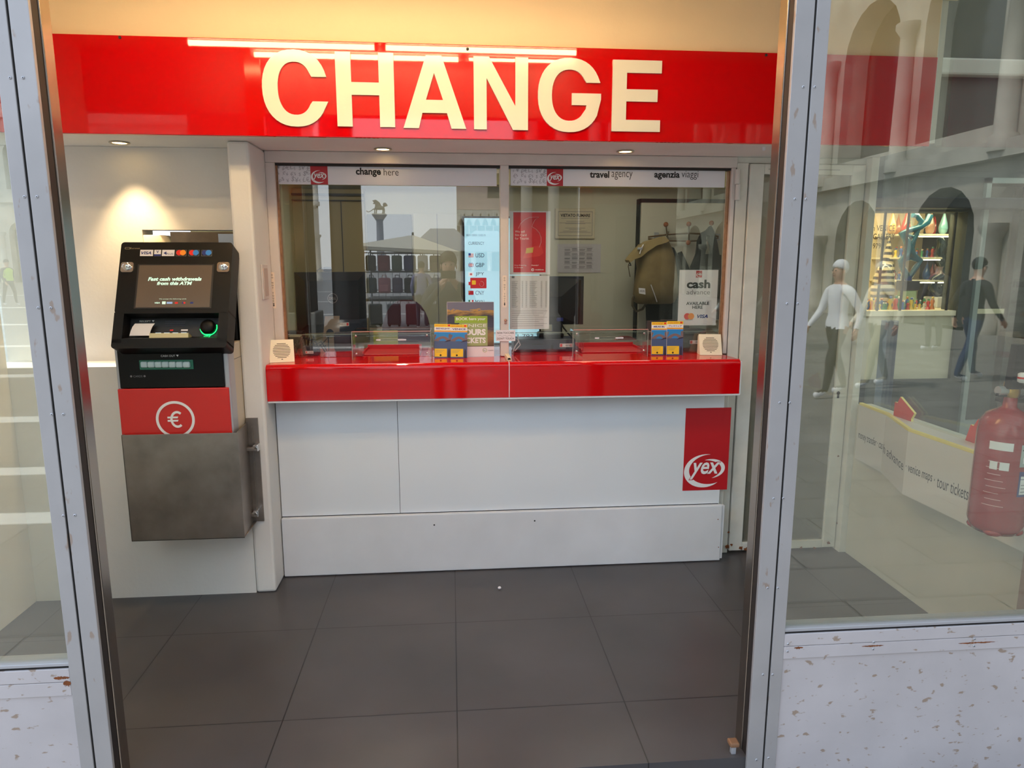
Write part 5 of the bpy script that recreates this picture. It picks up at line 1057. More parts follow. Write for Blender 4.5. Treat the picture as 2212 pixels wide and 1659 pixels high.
for (x, y) in ((1438.5, 485), (1488, 484), (1537, 482), (1486.5, 524), (1532, 523)): mb = MB(); mb.ball(AY(x, y, YR-.065), .0185, WOOD, seg=18); mb.build('wooden_ball', t)
for x, y in ((1418, 509), (1551, 512)): mb = MB(); p = AY(x, y, YR); mb.box(p.x-.018, p.x+.018, YR-.004, YR+.009, p.z-.024, p.z+.024, SILVER, .003); mb.build('bracket', t)

# rucksack: shaped body from stacked rings
YB_ = 5.06; KH = P('khaki_canvas', (134, 116, 78), .85, var=.22, vscale=9, bump=.35, bscale=18); KD = P('khaki_dark_strap', (84, 74, 54), .85)  # straps, cord and loop use a darker khaki
t = thing('rucksack', 'khaki roll-top rucksack hanging from the coat rack', 'rucksack', (AY(1400, 660, YB_).x, YB_, AY(1400, 658, YB_).z))
rows = [(656, 1378, 1448, .06), (652, 1371, 1455, .09), (635, 1370, 1463, .11), (610, 1373, 1461, .12), (580, 1378, 1458, .11), (555, 1374, 1455, .10), (540, 1372, 1451, .09), (528, 1380, 1446, .075), (520, 1400, 1443, .05)]
mb = MB(); vs = []; sg_ = 28; rnd = random.Random(8)
for (y, xa, xb, d) in rows:
    A_ = AY(xa, y, YB_); B_ = AY(xb, y, YB_); c = (A_+B_)/2; hw = (B_.x-A_.x)/2
    for k in range(sg_):
        an = 2*math.pi*k/sg_; cc, ss = math.cos(an), math.sin(an); e_ = 2/3.2; w = 1+.05*math.sin(3*an+y*.07)+rnd.uniform(-.012, .012)
        vs.append((c.x+hw*math.copysign(abs(cc)**e_, cc), c.y+d*math.copysign(abs(ss)**e_, ss)*w, c.z))
n_ = len(rows); mb.add(vs, [(i*sg_+k, i*sg_+(k+1) % sg_, (i+1)*sg_+(k+1) % sg_, (i+1)*sg_+k) for i in range(n_-1) for k in range(sg_)]+[tuple(range(sg_-1, -1, -1)), tuple(range((n_-1)*sg_, n_*sg_))], KH, True); mb.build('body', t)
fl_ = [(1359, 562), (1366, 552), (1380, 536), (1400, 521), (1436, 510), (1447, 520), (1440, 524), (1420, 530), (1400, 543), (1386, 555), (1372, 560), (1362, 567)]
mb = MB(); pp = [AY(x, y, YB_-.13) for x, y in fl_]; mb.prism([(p.x, p.z) for p in pp], (0, YB_-.125, 0), X_, Z_, .12, P('khaki_flap', (156, 136, 92), .8, var=.15, vscale=9)); mb.build('roll_top', t)
mb = MB(); mb.tube([AY(x, y, YB_-.135) for x, y in ((1390, 528), (1385, 538), (1382, 548))], .004, PAPER, 6); mb.box(*(lambda p: (p.x-.02, p.x+.015, YB_-.14, YB_-.126, p.z-.008, p.z+.008))(AY(1383, 537, YB_-.13)), SILVER, .003); mb.build('buckle', t)
mb = MB(); mb.tube([AY(x, y, YB_-.1) for x, y in ((1360, 566), (1357, 575), (1361, 598))], .003, KD, 6); mb.tube([AY(x, y, YB_-.1) for x, y in ((1360, 566), (1363, 574), (1359, 573))], .004, DARKG, 6); mb.build('cord', t)
mb = MB(); mb.tube([AY(x, y, YB_) for x, y in ((1376, 630), (1367, 645), (1366, 660), (1374, 673), (1388, 668), (1396, 655))], .009, KD, 8); mb.build('shoulder_strap', t)
mb = MB(); mb.tube([AY(x, y, YB_-.06) for x, y in ((1438, 528), (1443, 515), (1440, 510), (1444, 500))], .006, KD, 8); mb.build('hanging_loop', t)
a = AY(1381, 634, YB_-.128); mb = MB(); mb.prism([(0, 0), (.046, -.008), (.042, .036), (-.004, .04)], a, X_, Z_, .01, PAPER); mb.text('HERSCHEL', a+Vector((.003, -.001, .012)), X_, Z_, INK, w=.036, h=.012); mb.build('sewn_label', t)
mb = MB(); mb.tube([AY(1406, 615, YB_-.128), AY(1413, 634, YB_-.128), AY(1419, 652, YB_-.1)], .0035, PAPER, 6); mb.build('zip', t)
# black tote bag
t = thing('tote_bag', 'black cloth bag hanging by its handles from the right rack ball', 'bag', (AY(1530, 620, 5.1).x, 5.1, AY(1530, 600, 5.1).z)); BLK = P('black_cloth', (24, 22, 22), .9, bump=.2, bscale=30)
def sheet(name, pts, Y, d, par, mt): mb = MB(); pp = [AY(x, y, Y) for x, y in pts]; mb.prism([(p.x, p.z) for p in pp], (0, Y, 0), X_, Z_, d, mt); return mb.build(name, par)
mb = MB(); L_ = [[AY(x, y, 5.08) for x, y in lp] for lp in ([(1493, 577), (1500, 560), (1505, 548), (1508, 520), (1516, 503), (1527, 497), (1535, 488), (1541, 500), (1548, 525), (1552, 550), (1556, 551), (1556, 690), (1490, 690)], [(1521, 549), (1536, 549), (1535, 530), (1531, 520), (1531, 510), (1525, 508), (1523, 525), (1525, 535)])]
mb.curve([[(p.x, p.z) for p in lp] for lp in L_], (0, 5.085, 0), X_, Z_, BLK, ext=.025); mb.build('cloth', t)
t = thing('black_jacket', 'black jacket hanging behind the khaki rucksack', 'jacket', (AY(1450, 620, 5.175).x, 5.18, AY(1450, 600, 5.175).z)); sheet('cloth', [(1440, 530), (1456, 535), (1466, 555), (1476, 575), (1486, 620), (1490, 745), (1398, 745), (1396, 652), (1440, 600)], 5.176, .02, t, BLK)
mb = MB(); mb.tube([AY(x+6, y, 5.15) for x, y in ((1462, 545), (1474, 575), (1482, 600), (1485, 640), (1487, 690))], [.018, .024, .026, .026, .024], BLK, 10); mb.build('sleeve', t)

# chairs seen through the glass
def chair(x, y, Yc, wd, hh, col, label, flat=False):
    c = AY(x, y, Yc); mt = P('chair_%d' % x, col, .6); t = thing('office_chair', label, 'chair', (c.x, Yc, 0))
    mb = MB(); vs = []; n1, n2 = 14, 8
    out = [(wd*.5*math.copysign(abs(math.cos(R(a)))**.75, math.cos(R(a))), hh*math.sin(R(a)) if a <= 180 else 0) for a in range(0, 181, 12)]
    mb.prism(out+[(-wd*.46, -.12), (wd*.46, -.12)], (c.x, Yc, c.z-hh), X_, Z_, .05, mt, True); mb.build('backrest', t)
    mb = MB(); mb.box(c.x-wd*.5, c.x+wd*.5, Yc-.42, Yc+.03, c.z-hh-.32, c.z-hh-.24, mt, .03); mb.build('seat', t)
    mb = MB(); mb.box(c.x-.03, c.x+.03, Yc-.0, Yc+.04, c.z-hh-.3, c.z-hh-.05, DARKG, .005); mb.build('back_support', t)
    mb = MB(); mb.tube([(c.x, Yc-.2, .1), (c.x, Yc-.2, c.z-hh-.32)], .025, DARKG, 10); mb.build('column', t)
    for k in range(5): a = R(72*k); mb = MB(); mb.tube([(c.x, Yc-.2, .1), (c.x+.26*math.cos(a), Yc-.2+.26*math.sin(a), .055)], .018, DARKG, 8); mb.ball((c.x+.26*math.cos(a), Yc-.2+.26*math.sin(a), .028), .028, DARKG, seg=10); mb.build('foot', t)
    return t
chair(876, 648, 4.75, .34, .30, (78, 22, 22), 'dark burgundy office chair behind the left service window')
chair(1353, 727, 4.85, .22, .12, (140, 52, 50), 'faded red rounded chair back behind the right acrylic hood')
# small devices on the counter behind the glass
def device(name, x0_, x1_, y0_, y1_, Y, d, mt, label, cat, tag_=None, z=None, parts=None):
    a = AY(x0_, y1_, Y); b_ = AY(x1_, y1_, Y); c = AY(x0_, y0_, Y); z0 = z if z is not None else ZT+.0005
    t = thing(name, label, cat, ((a.x+b_.x)/2, Y, z0)); mb = MB(); mb.box(a.x, b_.x, Y, Y+d, z0, c.z, mt, .008, 3); mb.build('body', t)
    if tag_:
        p = AY(tag_[0], tag_[3], Y-.001); q_ = AY(tag_[1], tag_[2], Y-.001); mb = MB(); mb.box(p.x, q_.x, Y-.001, Y+.001, p.z, q_.z, PAPER); 
        mb.box(p.x+.002, p.x+(q_.x-p.x)*.2, Y-.0015, Y, p.z+.002, q_.z-.002, MCR); mb.text('000386', (p.x+(q_.x-p.x)*.45, Y-.002, p.z+(q_.z-p.z)*.3), X_, Z_, INK, w=(q_.x-p.x)*.45, h=(q_.z-p.z)*.4); mb.build('asset_label', t)
    return t, a, b_, c
NAVYP = P('dark_blue_plastic', (34, 38, 56), .4)
t, a, b_, c = device('receipt_printer', 1110, 1243, 733, 760, 3.72, .16, NAVYP, 'dark printer low behind the price list with a small asset label', 'printer', (1209, 1237, 742, 750))
mb = MB(); mb.box(a.x+.14, b_.x-.06, 3.74, 3.86, c.z-.001, c.z+.03, BLACKP, .01); mb.build('paper_cover', t); mb = MB(); mb.box(a.x+.1, a.x+.16, 3.718, 3.721, c.z-.03, c.z-.026, DARK); mb.box(a.x+.2, a.x+.215, 3.718, 3.721, c.z-.06, c.z-.035, DARK); mb.build('slots', t)
t, a, b_, c = device('card_terminal', 1476, 1524, 712, 758, 3.66, .10, P('brown_black_plastic', (38, 32, 30), .35), 'dark box device with asset label under the cash advance notice', 'device', (1490, 1517, 735, 743))
mb = MB(); mb.lathe([(.022, 0), (.022, .03)], (b_.x+.012, 3.70, c.z-.05), SILVER, (0, -1, 0), 20); mb.build('round_lens', t)
t, a, b_, c = device('power_supply', 653, 688, 749, 770, 3.66, .06, NAVYP, 'small dark blue box with a white label behind the left pane', 'device', (660, 677, 758, 764))
t, a, b_, c = device('card_reader_box', 617, 655, 716, 745, 4.0, .08, BLACKP, 'black box standing at the left end behind the glass', 'device', z=1.091)
t, a, b_, c = device('desk_device', 722, 760, 720, 762, 3.86, .08, P('dark_maroon_plastic', (34, 18, 20), .35), 'dark rounded device beside the grey monitor stand', 'device')
t = thing('cable_bundle', 'tangle of black cables behind the left pane', 'cables', (AY(650, 770, 3.8).x, 3.8, ZT)); rnd = random.Random(11)
for k in range(5):
    pts = []; x, y = 625+rnd.uniform(0, 20), 760
    for i in range(9): pts.append(AY(x+i*9+rnd.uniform(-6, 6), 748+rnd.uniform(-26, 16) if i not in (0, 8) else 768, 3.8+rnd.uniform(-.06, .14)))
    pts = [Vector((p.x, p.y, max(p.z, ZT+.006))) for p in pts]
    mb = MB(); mb.tube(pts, .0032, BLACKP, 6); mb.build('cable', t)
t = thing('white_cable', 'pale cable curling behind the pane beside the mullion', 'cable', (AY(1115, 755, 3.66).x, 3.66, ZT)); mb = MB(); mb.tube([Vector((p.x, p.y, max(p.z, ZT+.005))) for p in [AY(x, y, 3.66) for x, y in ((1107, 763), (1113, 748), (1120, 738), (1117, 728), (1124, 745), (1112, 758))]], .003, PAPER, 6); mb.build('cord', t)
p = AY(826, 727, 4.1); t = MB(); t.box(p.x-.05, p.x+.09, 4.08, 4.1, 1.0905, p.z+.035, P('lime_card', (170, 180, 90), .6)); t.build('leaflet', None, label='yellow green leaflet standing behind the left acrylic hood', cat='leaflet')
# chewing gum / crumb on the floor
p = AZ(1079, 1273, 0); mb = MB(); mb.ball((p.x, p.y, .008), .008, PAPER, (1.1, 1, .9), 10); mb.build('crumpled_paper', None, label='tiny crumpled white paper on the dark floor tiles', cat='litter')

# ================================================================== lettered band on the right wall
BAND = P('band_grey_white', (214, 210, 204), .4); BEDGE = P('cream_yellow_edge', (236, 220, 130), .5)
zt_ = .853; zb_ = .56
Pf = [AZ(1828, 868, zt_), AZ(1918, 897, zt_), AZ(1962, 932, zt_), AZ(2115, 985, zt_)]
Pf = [Vector((2.165, 3.46, 0)), Vector((Pf[1].x-.01, Pf[1].y, 0)), Vector((Pf[2].x, Pf[2].y, 0)), Vector((Pf[3].x, Pf[3].y, 0))]
last = Pf[3]+(Pf[3]-Pf[2]).normalized()*.3; Pf.append(last)
t = thing('lettered_band', 'folded pale band lettered money transfer, venice maps, tour tickets along the right wall', 'sign', (2.1, 3.0, zb_))
mb = MB(); bk = [Vector((2.179, p.y, 0)) for p in Pf]
for i in range(4):
    a, b_, c, d = Pf[i], Pf[i+1], bk[i+1], bk[i]
    mb.quad([a+Z_*zb_, b_+Z_*zb_, b_+Z_*zt_, a+Z_*zt_], BAND); mb.quad([a+Z_*zt_, b_+Z_*zt_, c+Z_*zt_, d+Z_*zt_], BAND); mb.quad([a+Z_*zb_, d+Z_*zb_, c+Z_*zb_, b_+Z_*zb_], BAND)
for i in (0, 4): mb.quad([Pf[i]+Z_*zb_, bk[i]+Z_*zb_, bk[i]+Z_*zt_, Pf[i]+Z_*zt_], BAND)
mb.build('folded_sheet', t)
mb = MB()
for i in range(4): a, b_ = Pf[i], Pf[i+1]; mb.hexa([a+Z_*(zt_+.0005), b_+Z_*(zt_+.0005), b_+Z_*(zt_+.012), a+Z_*(zt_+.012), a+Vector((.018, 0, zt_+.0005)), b_+Vector((.018, 0, zt_+.0005)), b_+Vector((.018, 0, zt_+.012)), a+Vector((.018, 0, zt_+.012))], BEDGE)
mb.build('yellow_edge', t)
mb = MB()
def bandtext(s_, i, s0, s1, z, h):
    a, b_ = Pf[i], Pf[i+1]; u = (b_-a).normalized(); L_ = (b_-a).length; n = u.cross(Z_); o = a+u*(L_*s0)+Z_*z+n*.001
    mb.text(s_, o, u, Z_, DARKG, w=L_*(s1-s0), h=h)
bandtext('money transfer \u00b7 cas', 0, .08, .99, zb_+.105, .052); bandtext('h advance', 1, .03, .95, zb_+.105, .045)
bandtext('\u00b7 venice maps', 2, .02, .43, zb_+.10, .052); bandtext('\u00b7 tour tickets', 2, .46, .93, zb_+.10, .052); mb.build('lettering', t)
# red cut-out boards behind the band
for pts, lab in ((((1929, 905), (1933, 868), (1939, 870), (1945, 857), (1975, 893), (1968, 905), (1968, 930)), 'red zigzag board standing behind the folded pale band'), (((2095, 965), (2085, 950), (2097, 917), (2103, 920), (2113, 905), (2124, 908), (2132, 920), (2130, 985)), 'red zigzag board behind the band, beside the extinguisher')):
    X0 = 2.19; t = thing('red_board', lab, 'board', tuple(AX(*pts[0], X0))); pp = [AX(x, y, X0) for x, y in pts]; pp = [Vector((X0, p.y, p.z)) for p in pp]; k = len(pp)
    mb = MB(); bk_ = [p+X_*.012 for p in pp]; mb.add(pp+bk_, [tuple(range(k)), tuple(range(2*k-1, k-1, -1))], P('bright_red_board', (205, 52, 44), .5)); mb.build('panel', t)
    mb = MB(); mb.add(pp+bk_, [(i, k+i, k+(i+1) % k, (i+1) % k) for i in range(k)], BEDGE); mb.build('edge', t)
# ================================================================== fire extinguisher
ec = AY(2165, 980, 2.18); er = (AY(2218, 980, 2.18).x-AY(2118, 980, 2.18).x)/2; zb_ = AY(2150, 1150, 2.18).z; zs_ = AY(2150, 912, 2.18).z
EX = Vector((ec.x+.005, 2.18, 0)); t = thing('fire_extinguisher', 'red fire extinguisher hanging behind the right shopfront pane', 'fire extinguisher', (EX.x, EX.y, zb_))
ER = P('extinguisher_red', (150, 18, 28), .25, coat=.4); h = zs_-zb_
mb = MB(); mb.lathe([(er*.55, .03), (er*.8, .012), (er*.93, .03), (er, .05), (er, h*.9), (er*.95, h), (er*.75, h+.028), (er*.4, h+.045), (.022, h+.055), (.02, h+.1)], (EX.x, EX.y, zb_), ER, seg=36)
for k in range(4): a = R(45+90*k); mb.ball((EX.x+er*.62*math.cos(a), EX.y+er*.62*math.sin(a), zb_+.02), er*.36, ER, (1, 1, .5), 14)
mb.build('cylinder', t)
zt2 = zb_+h+.1
mb = MB(); mb.lathe([(.022, 0), (.026, .01), (.024, .05), (.014, .055)], (EX.x, EX.y, zt2-.012), P('brass', (190, 150, 80), .35, metal=1), seg=16); mb.box(EX.x-.05, EX.x-.02, EX.y-.01, EX.y+.01, zt2-.01, zt2+.005, DARKG, .003); mb.lathe([(.016, 0), (.016, .03)], (EX.x-.02, EX.y, zt2+.01), SILVER, (-1, 0, 0), 14); mb.build('valve', t)
mb = MB(); p0 = AY(2190, 845, 2.17); p1 = AY(2195, 765, 2.17); mb.hexa([(EX.x-.03, 2.15, zt2+.02), (EX.x+.012, 2.15, zt2+.02), (EX.x+.008, 2.15, zt2+.17), (EX.x-.022, 2.15, zt2+.17), (EX.x-.03, 2.18, zt2+.02), (EX.x+.012, 2.18, zt2+.02), (EX.x+.008, 2.18, zt2+.17), (EX.x-.022, 2.18, zt2+.17)], BLACKP); mb.build('handle', t)
mb = MB(); mb.lathe([(.008, 0), (.014, .004), (.014, .03), (.008, .034)], (EX.x-.006, 2.135, zt2+.045), PAPER, (0, 0, 1), 14); mb.lathe([(.0145, .014), (.0145, .02)], (EX.x-.006, 2.135, zt2+.045), MCR, (0, 0, 1), 14); mb.build('safety_tag', t)
mb = MB(); mb.tube([(EX.x+.03, 2.16, zt2+.03), (EX.x+.08, 2.15, zt2), (EX.x+.105, 2.14, zt2-.08), (EX.x+.1, 2.14, zt2-.22)], [.012, .013, .018, .03], BLACKP, 12); mb.build('hose', t)
def wrap(mb, a0, a1, z0, z1_, mt, off=.0008):
    n = 12; vs = []
    for k in range(n+1): a = R(a0+(a1-a0)*k/n); vs += [(EX.x+(er+off)*math.cos(a), EX.y+(er+off)*math.sin(a), zb_+z0), (EX.x+(er+off)*math.cos(a), EX.y+(er+off)*math.sin(a), zb_+z1_)]
    mb.add(vs, [(2*k, 2*k+2, 2*k+3, 2*k+1) for k in range(n)], mt, True)
mb = MB(); wrap(mb, 200, 246, h*.79, h*.86, PAPER); wrap(mb, 262, 318, h*.66, h*.85, P('label_grey', (170, 176, 178), .4)); wrap(mb, 265, 315, h*.8, h*.81, INK, .0012); wrap(mb, 268, 300, h*.69, h*.74, PAPER, .0012)
wrap(mb, 264, 308, h*.4, h*.62, P('label_blue', (36, 52, 120), .4)); wrap(mb, 268, 304, h*.42, h*.55, PAPER, .0012); wrap(mb, 268, 304, h*.555, h*.58, PAPER, .0012)
for k in range(3): wrap(mb, 270, 302, h*(.44+.03*k), h*(.446+.03*k), INKG, .0016)
for k in range(8): wrap(mb, 198+(k % 2)*4, 240-(k % 3)*6, h*(.3+.055*k), h*(.305+.055*k), P('pale_pink_print', (220, 170, 170), .5))
wrap(mb, 205, 220, h*.62, h*.69, PAPER); wrap(mb, 224, 242, h*.62, h*.69, PAPER)
mb.build('labels', t)
mb = MB(); mb.box(EX.x+er*.2, EX.x+.4, EX.y+.03, EX.y+.045, zt2-.03, zt2-.015, DARKG); mb.box(EX.x-.02, EX.x+.25, EX.y+.0, EX.y+.045, zt2-.035, zt2-.02, DARKG, .002); mb.build('wall_bracket', t)
mb = MB(); mb.box(EX.x+.21, EX.x+.28, 2.05, 2.27, 0, ZC, P('brown_corner_post', (150, 122, 108), .4)); mb.build('wall_corner_post', loc=(EX.x+.24, 2.1, 0), kind='structure')

# ================================================================== glass gallery across the passage
YGL = 6.6
GS = P('dark_facade_stone', (74, 74, 68), .7, var=.3, vscale=1.4); gx0 = AY(1800, 560, YGL).x; gx1 = AY(2062, 560, YGL).x; gz0 = AY(1960, 670, YGL).z; gz1 = AY(1960, 459, YGL).z
dx0 = AY(2094, 600, YGL).x; dx1 = AY(2300, 600, YGL).x
gb = thing('gallery_building', 'dark building across the passage with a lit shop window seen through the right pane', 'building', (5, YGL, ZG))
mb = MB(); mb.curve([[(2.35, ZG), (16, ZG), (16, 9), (2.35, 9)], [(gx0, .45), (gx1, .45), (gx1, gz1), (gx0, gz1)], [(dx0, ZG+.08), (dx1, ZG+.08), (dx1, 2.35), (dx0, 2.35)]], (0, YGL, 0), X_, Z_, GS, ext=.12); mb.build('wall', gb)
mb = MB(); mb.box(2.35, 9, YGL-.3, YGL-.121, gz1+.02, gz1+.12, DARKG, .01); mb.build('awning_box', gb)
mb = MB(); mb.box(2.35, 16, YGL-.22, YGL-.12, 3.3, 3.45, STONED, .02); mb.box(2.35, 16, YGL-.2, YGL-.12, 4.6, 4.7, STONED, .02); mb.build('string_course', gb)
gw = struct('window_5', (5, YGL, 0))
for k in range(7): x = 3.2+k*1.7; mb = MB(); mb.curve([[(x-.5, 5.2), (x+.5, 5.2), (x+.5, 7)]+ell(x, 7, .5, .5, 0, 180, 12)+[(x-.5, 7)]], (0, YGL-.125, 0), X_, Z_, GLD, ext=.003); mb.build('upper_window', gb)
mb = MB(); mb.box(gx0-.1, gx1+.75, YGL+.9, YGL+1.0, 0, 2.6, P('gallery_wall', (236, 220, 188), .7)); mb.box(gx0-.1, gx0-.02, YGL+.1, YGL+1, 0, 2.6, MATS['gallery_wall']); mb.box(gx1+.67, gx1+.75, YGL+.13, YGL+1, 0, 2.6, MATS['gallery_wall']); mb.box(gx0-.1, gx1+.1, YGL-.1, YGL+.13, gz0-.05, gz0, MATS['gallery_wall']); mb.box(gx0-.1, gx1+.7, YGL+.125, YGL+1, gz0-.05, gz0, MATS['gallery_wall']); mb.box(gx0-.1, gx1+.7, YGL+.125, YGL+1, gz1+.1, gz1+.16, MATS['gallery_wall']); mb.build('display_room', gw)
mb = MB(); mb.box(gx0, gx1, YGL-.08, YGL-.07, .45, gz0-.05, P('beige_base_panel', (196, 186, 160), .6)); mb.build('base_panel', gw)
mb = MB(); mb.box(gx0, gx1, YGL-.06, YGL-.05, gz0, gz1, GLASS); mb.build('glass_pane', gw)
for xpx in (1896, 1946, 2046): x = AY(xpx, 560, YGL).x; mb = MB(); mb.box(x-.008, x+.008, YGL-.07, YGL-.05, gz0, gz1, DARKG); mb.build('glazing_bar', gw)
SHY = YGL+.62
for y, g in ((520-0, 1), (555, 1), (606, 1)): pass
shz = [AY(1990, yy_, SHY).z for yy_ in (507, 556, 604)]
for z in shz: mb = MB(); mb.box(AY(1915, 560, SHY).x, gx1+.6, YGL+.4, YGL+.9, z-.02, z, P('white_shelf', (245, 236, 214), .4), .004); mb.build('shelf', gw); mb = MB(); mb.box(AY(1915, 560, SHY).x+.02, gx1+.58, YGL+.41, YGL+.44, z-.032, z-.021, P('shelf_light_fill_glow', (255, 240, 205), .4, emis=9)); mb.build('shelf_light_fill', gw)  # top strip is a real lamp; lower ones added to brighten the display
mb = MB(); mb.text('in VENICE', AY(1882, 499, YGL-.07), X_, Z_, INK, w=.3*(AY(1932, 499, YGL).x-AY(1882, 499, YGL).x)/.3, h=.055); mb.text('S GALLERY', AY(1877, 517, YGL-.07), X_, Z_, INK, w=AY(1932, 499, YGL).x-AY(1877, 499, YGL).x, h=.055); mb.text('1979', AY(1881, 537, YGL-.07), X_, Z_, INK, w=AY(1902, 499, YGL).x-AY(1881, 499, YGL).x, h=.05); mb.build('window_lettering', gw)
gl = thing('gallery_lamp', 'lit strip lamp above the glass gallery display', 'light', ((gx0+gx1)/2, YGL+.5, gz1+.1)); mb = MB(); mb.box(gx0+.1, gx1+.4, YGL+.14, YGL+.36, gz1+.07, gz1+.1, P('gallery_lamp_glow', (255, 238, 200), .4, emis=20)); mb.build('glowing_panel', gl)
mb = MB(); mb.box(dx0-.05, dx0, YGL-.16, YGL-.1, ZG, 2.4, P('steel_door_frame', (150, 158, 152), .4, metal=.5)); mb.box(dx0-.05, dx1, YGL-.16, YGL-.1, 2.35, 2.4, MATS['steel_door_frame']); mb.box(dx0, dx1, YGL-.15, YGL-.1, ZG, .02, MATS['steel_door_frame']); gd5 = struct('door_2', (dx0, YGL, 0)); mb.build('door_frame', gd5)
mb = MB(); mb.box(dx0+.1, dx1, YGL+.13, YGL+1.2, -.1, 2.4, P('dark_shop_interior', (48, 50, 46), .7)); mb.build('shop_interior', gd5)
mb = MB(); mb.box(dx0, dx1, YGL-.02, YGL-.01, 0, 2.35, GLASS); mb.build('door_glass', gd5)
GLS = lambda nm, c: P(nm, c, .08, coat=.8)
def drop(x, ybase, h, Y, col, label, w=.5, group='teardrop glass ornaments on the gallery shelves', zebra=False):
    p = AY(x, ybase, Y); z = min(shz, key=lambda q_: abs(q_-p.z)) if not zebra else gz0; r = h*w*.5; mt = GLS('glass_%d_%d_%d' % col, col)
    mb = MB(); mb.lathe([(r*.4, 0), (r*.85, h*.08), (r, h*.25), (r*.8, h*.45), (r*.4, h*.7), (r*.12, h*.9), (.002, h)], (p.x, Y, z+.001), mt, seg=20); o = mb.build('glass_drop', None, loc=(p.x, Y, z), label=label, cat='glass ornament', group=group)
    return o
for (x, hh, col, nm) in ((1925, .30, (214, 160, 80), 'amber'), (1938, .26, (196, 120, 60), 'honey brown'), (1955, .30, (190, 60, 40), 'orange red'), (1966, .22, (180, 190, 170), 'pale green'), (2008, .30, (150, 110, 90), 'smoky brown'), (2019, .32, (190, 20, 30), 'ruby red'), (2036, .3, (130, 180, 190), 'aqua'), (2052, .28, (200, 140, 130), 'salmon pink')):
    drop(x, 505, hh*.86, SHY+(.12 if hh in (.26, .22, .32, .28) else -.1), col, '%s teardrop vase on the top gallery shelf' % nm, .36)
for (x, hh, col, nm) in ((2000, .2, (40, 90, 170), 'cobalt blue'), (2012, .17, (200, 90, 90), 'coral'), (2024, .17, (40, 110, 160), 'sea blue'), (2040, .14, (60, 120, 170), 'sky blue')): drop(x, 602, hh, SHY, col, '%s small teardrop on the lowest gallery shelf' % nm, .4)
def zebra_mat():
    mt = P('striped_glass', (226, 200, 150), .1, coat=.8); n = mt.node_tree; b = n.nodes['Principled BSDF']; tc_ = n.nodes.new('ShaderNodeTexCoord'); wv = n.nodes.new('ShaderNodeTexWave'); wv.bands_direction = 'Z'; wv.inputs['Scale'].default_value = 5; wv.inputs['Distortion'].default_value = 2.5; r_ = n.nodes.new('ShaderNodeValToRGB')
    r_.color_ramp.elements[0].position = .45; r_.color_ramp.elements[0].color = (.03, .02, .02, 1); r_.color_ramp.elements[1].position = .55; r_.color_ramp.elements[1].color = (.75, .6, .38, 1)
    n.links.new(tc_.outputs['Object'], wv.inputs[0]); n.links.new(wv.outputs[0], r_.inputs[0]); n.links.new(r_.outputs[0], b.inputs['Base Color']); return mt
ZB = zebra_mat()
for (x, Y, h, w, lab) in ((1910, YGL+.62, .78, .24, 'tall striped black and honey glass drop behind'), (1905, YGL+.3, .46, .5, 'round striped black and honey glass vase in front')):
    p = AY(x, 640, Y); mb = MB(); r = h*w*.5; mb.lathe([(r*.4, 0), (r*.85, h*.08), (r, h*.28), (r*.85, h*.5), (r*.4, h*.75), (r*.1, h*.93), (.002, h)] if h > .5 else [(r*.5, 0), (r*.9, h*.15), (r, h*.4), (r*.85, h*.7), (r*.5, h*.92), (.01, h)], (p.x, Y, gz0+.001), ZB, seg=24); mb.build('striped_vase', None, loc=(p.x, Y, gz0), label=lab, cat='glass vase')
# twisted blue sculpture on its dark base and pale pedestal
Y = YGL+.3; t = thing('glass_sculpture', 'tall twisted teal blue glass sculpture on a dark block', 'sculpture', (AY(1961, 628, Y).x, Y, gz0+.2)); TEAL = P('teal_glass', (20, 96, 120), .08, coat=1, var=.5, vscale=9)
mb = MB(); A_ = [AY(x, y, Y) for x, y in ((1962, 602), (1948, 575), (1944, 565), (1960, 552), (1965, 535), (1956, 515), (1946, 505), (1962, 498), (1985, 492), (2003, 480), (2010, 464))]; mb.tube(A_, [.03, .03, .03, .035, .045, .035, .03, .03, .035, .035, .03], TEAL, 10)
B_ = [AY(x, y, Y) for x, y in ((1962, 602), (1978, 578), (1988, 563), (1972, 552), (1966, 538), (1972, 520), (1978, 508), (1984, 492), (1990, 478), (1980, 466), (1972, 464))]; mb.tube(B_, [.03, .03, .03, .035, .04, .03, .03, .028, .03, .03, .03], TEAL, 10)
mb.tube([AY(x, y, Y) for x, y in ((1944, 565), (1966, 558), (1988, 563))], .022, TEAL, 8); mb.tube([AY(1946, 505, Y), AY(1972, 512, Y)], .025, TEAL, 8); mb.build('twisted_glass', t)
a = AY(1944, 627, Y); b_ = AY(1978, 606, Y); mb = MB(); mb.box(a.x, b_.x, Y-.08, Y+.08, a.z, b_.z, P('dark_block', (44, 38, 50), .3), .01); mb.tube([AY(1962, 607, Y), AY(1962, 596, Y)], .035, P('cobalt_glass', (30, 60, 130), .1), 12); mb.build('base_block', t)
mb = MB(); mb.box(a.x+.02, b_.x-.02, Y-.07, Y+.07, gz0+.001, a.z-.001, P('pale_green_glass', (190, 210, 160), .2), .01); mb.build('pedestal', None, label='pale green block under the twisted teal sculpture', cat='pedestal')
Y = YGL+.45; t = thing('glass_sculpture', 'tall dark twisted glass sculpture at the right of the gallery display', 'sculpture', (AY(2030, 636, Y).x, Y, gz0)); DG = P('smoke_glass', (36, 48, 58), .1, coat=1, var=.4, vscale=8)
mb = MB(); mb.tube([AY(x, y, Y) for x, y in ((2030, 514), (2036, 528), (2028, 545), (2034, 560), (2040, 580), (2034, 597), (2018, 605), (2014, 622), (2024, 634), (2033, 625), (2028, 618))], [.03, .05, .045, .06, .05, .06, .045, .045, .045, .04, .03], DG, 12); mb.build('twisted_glass', t)
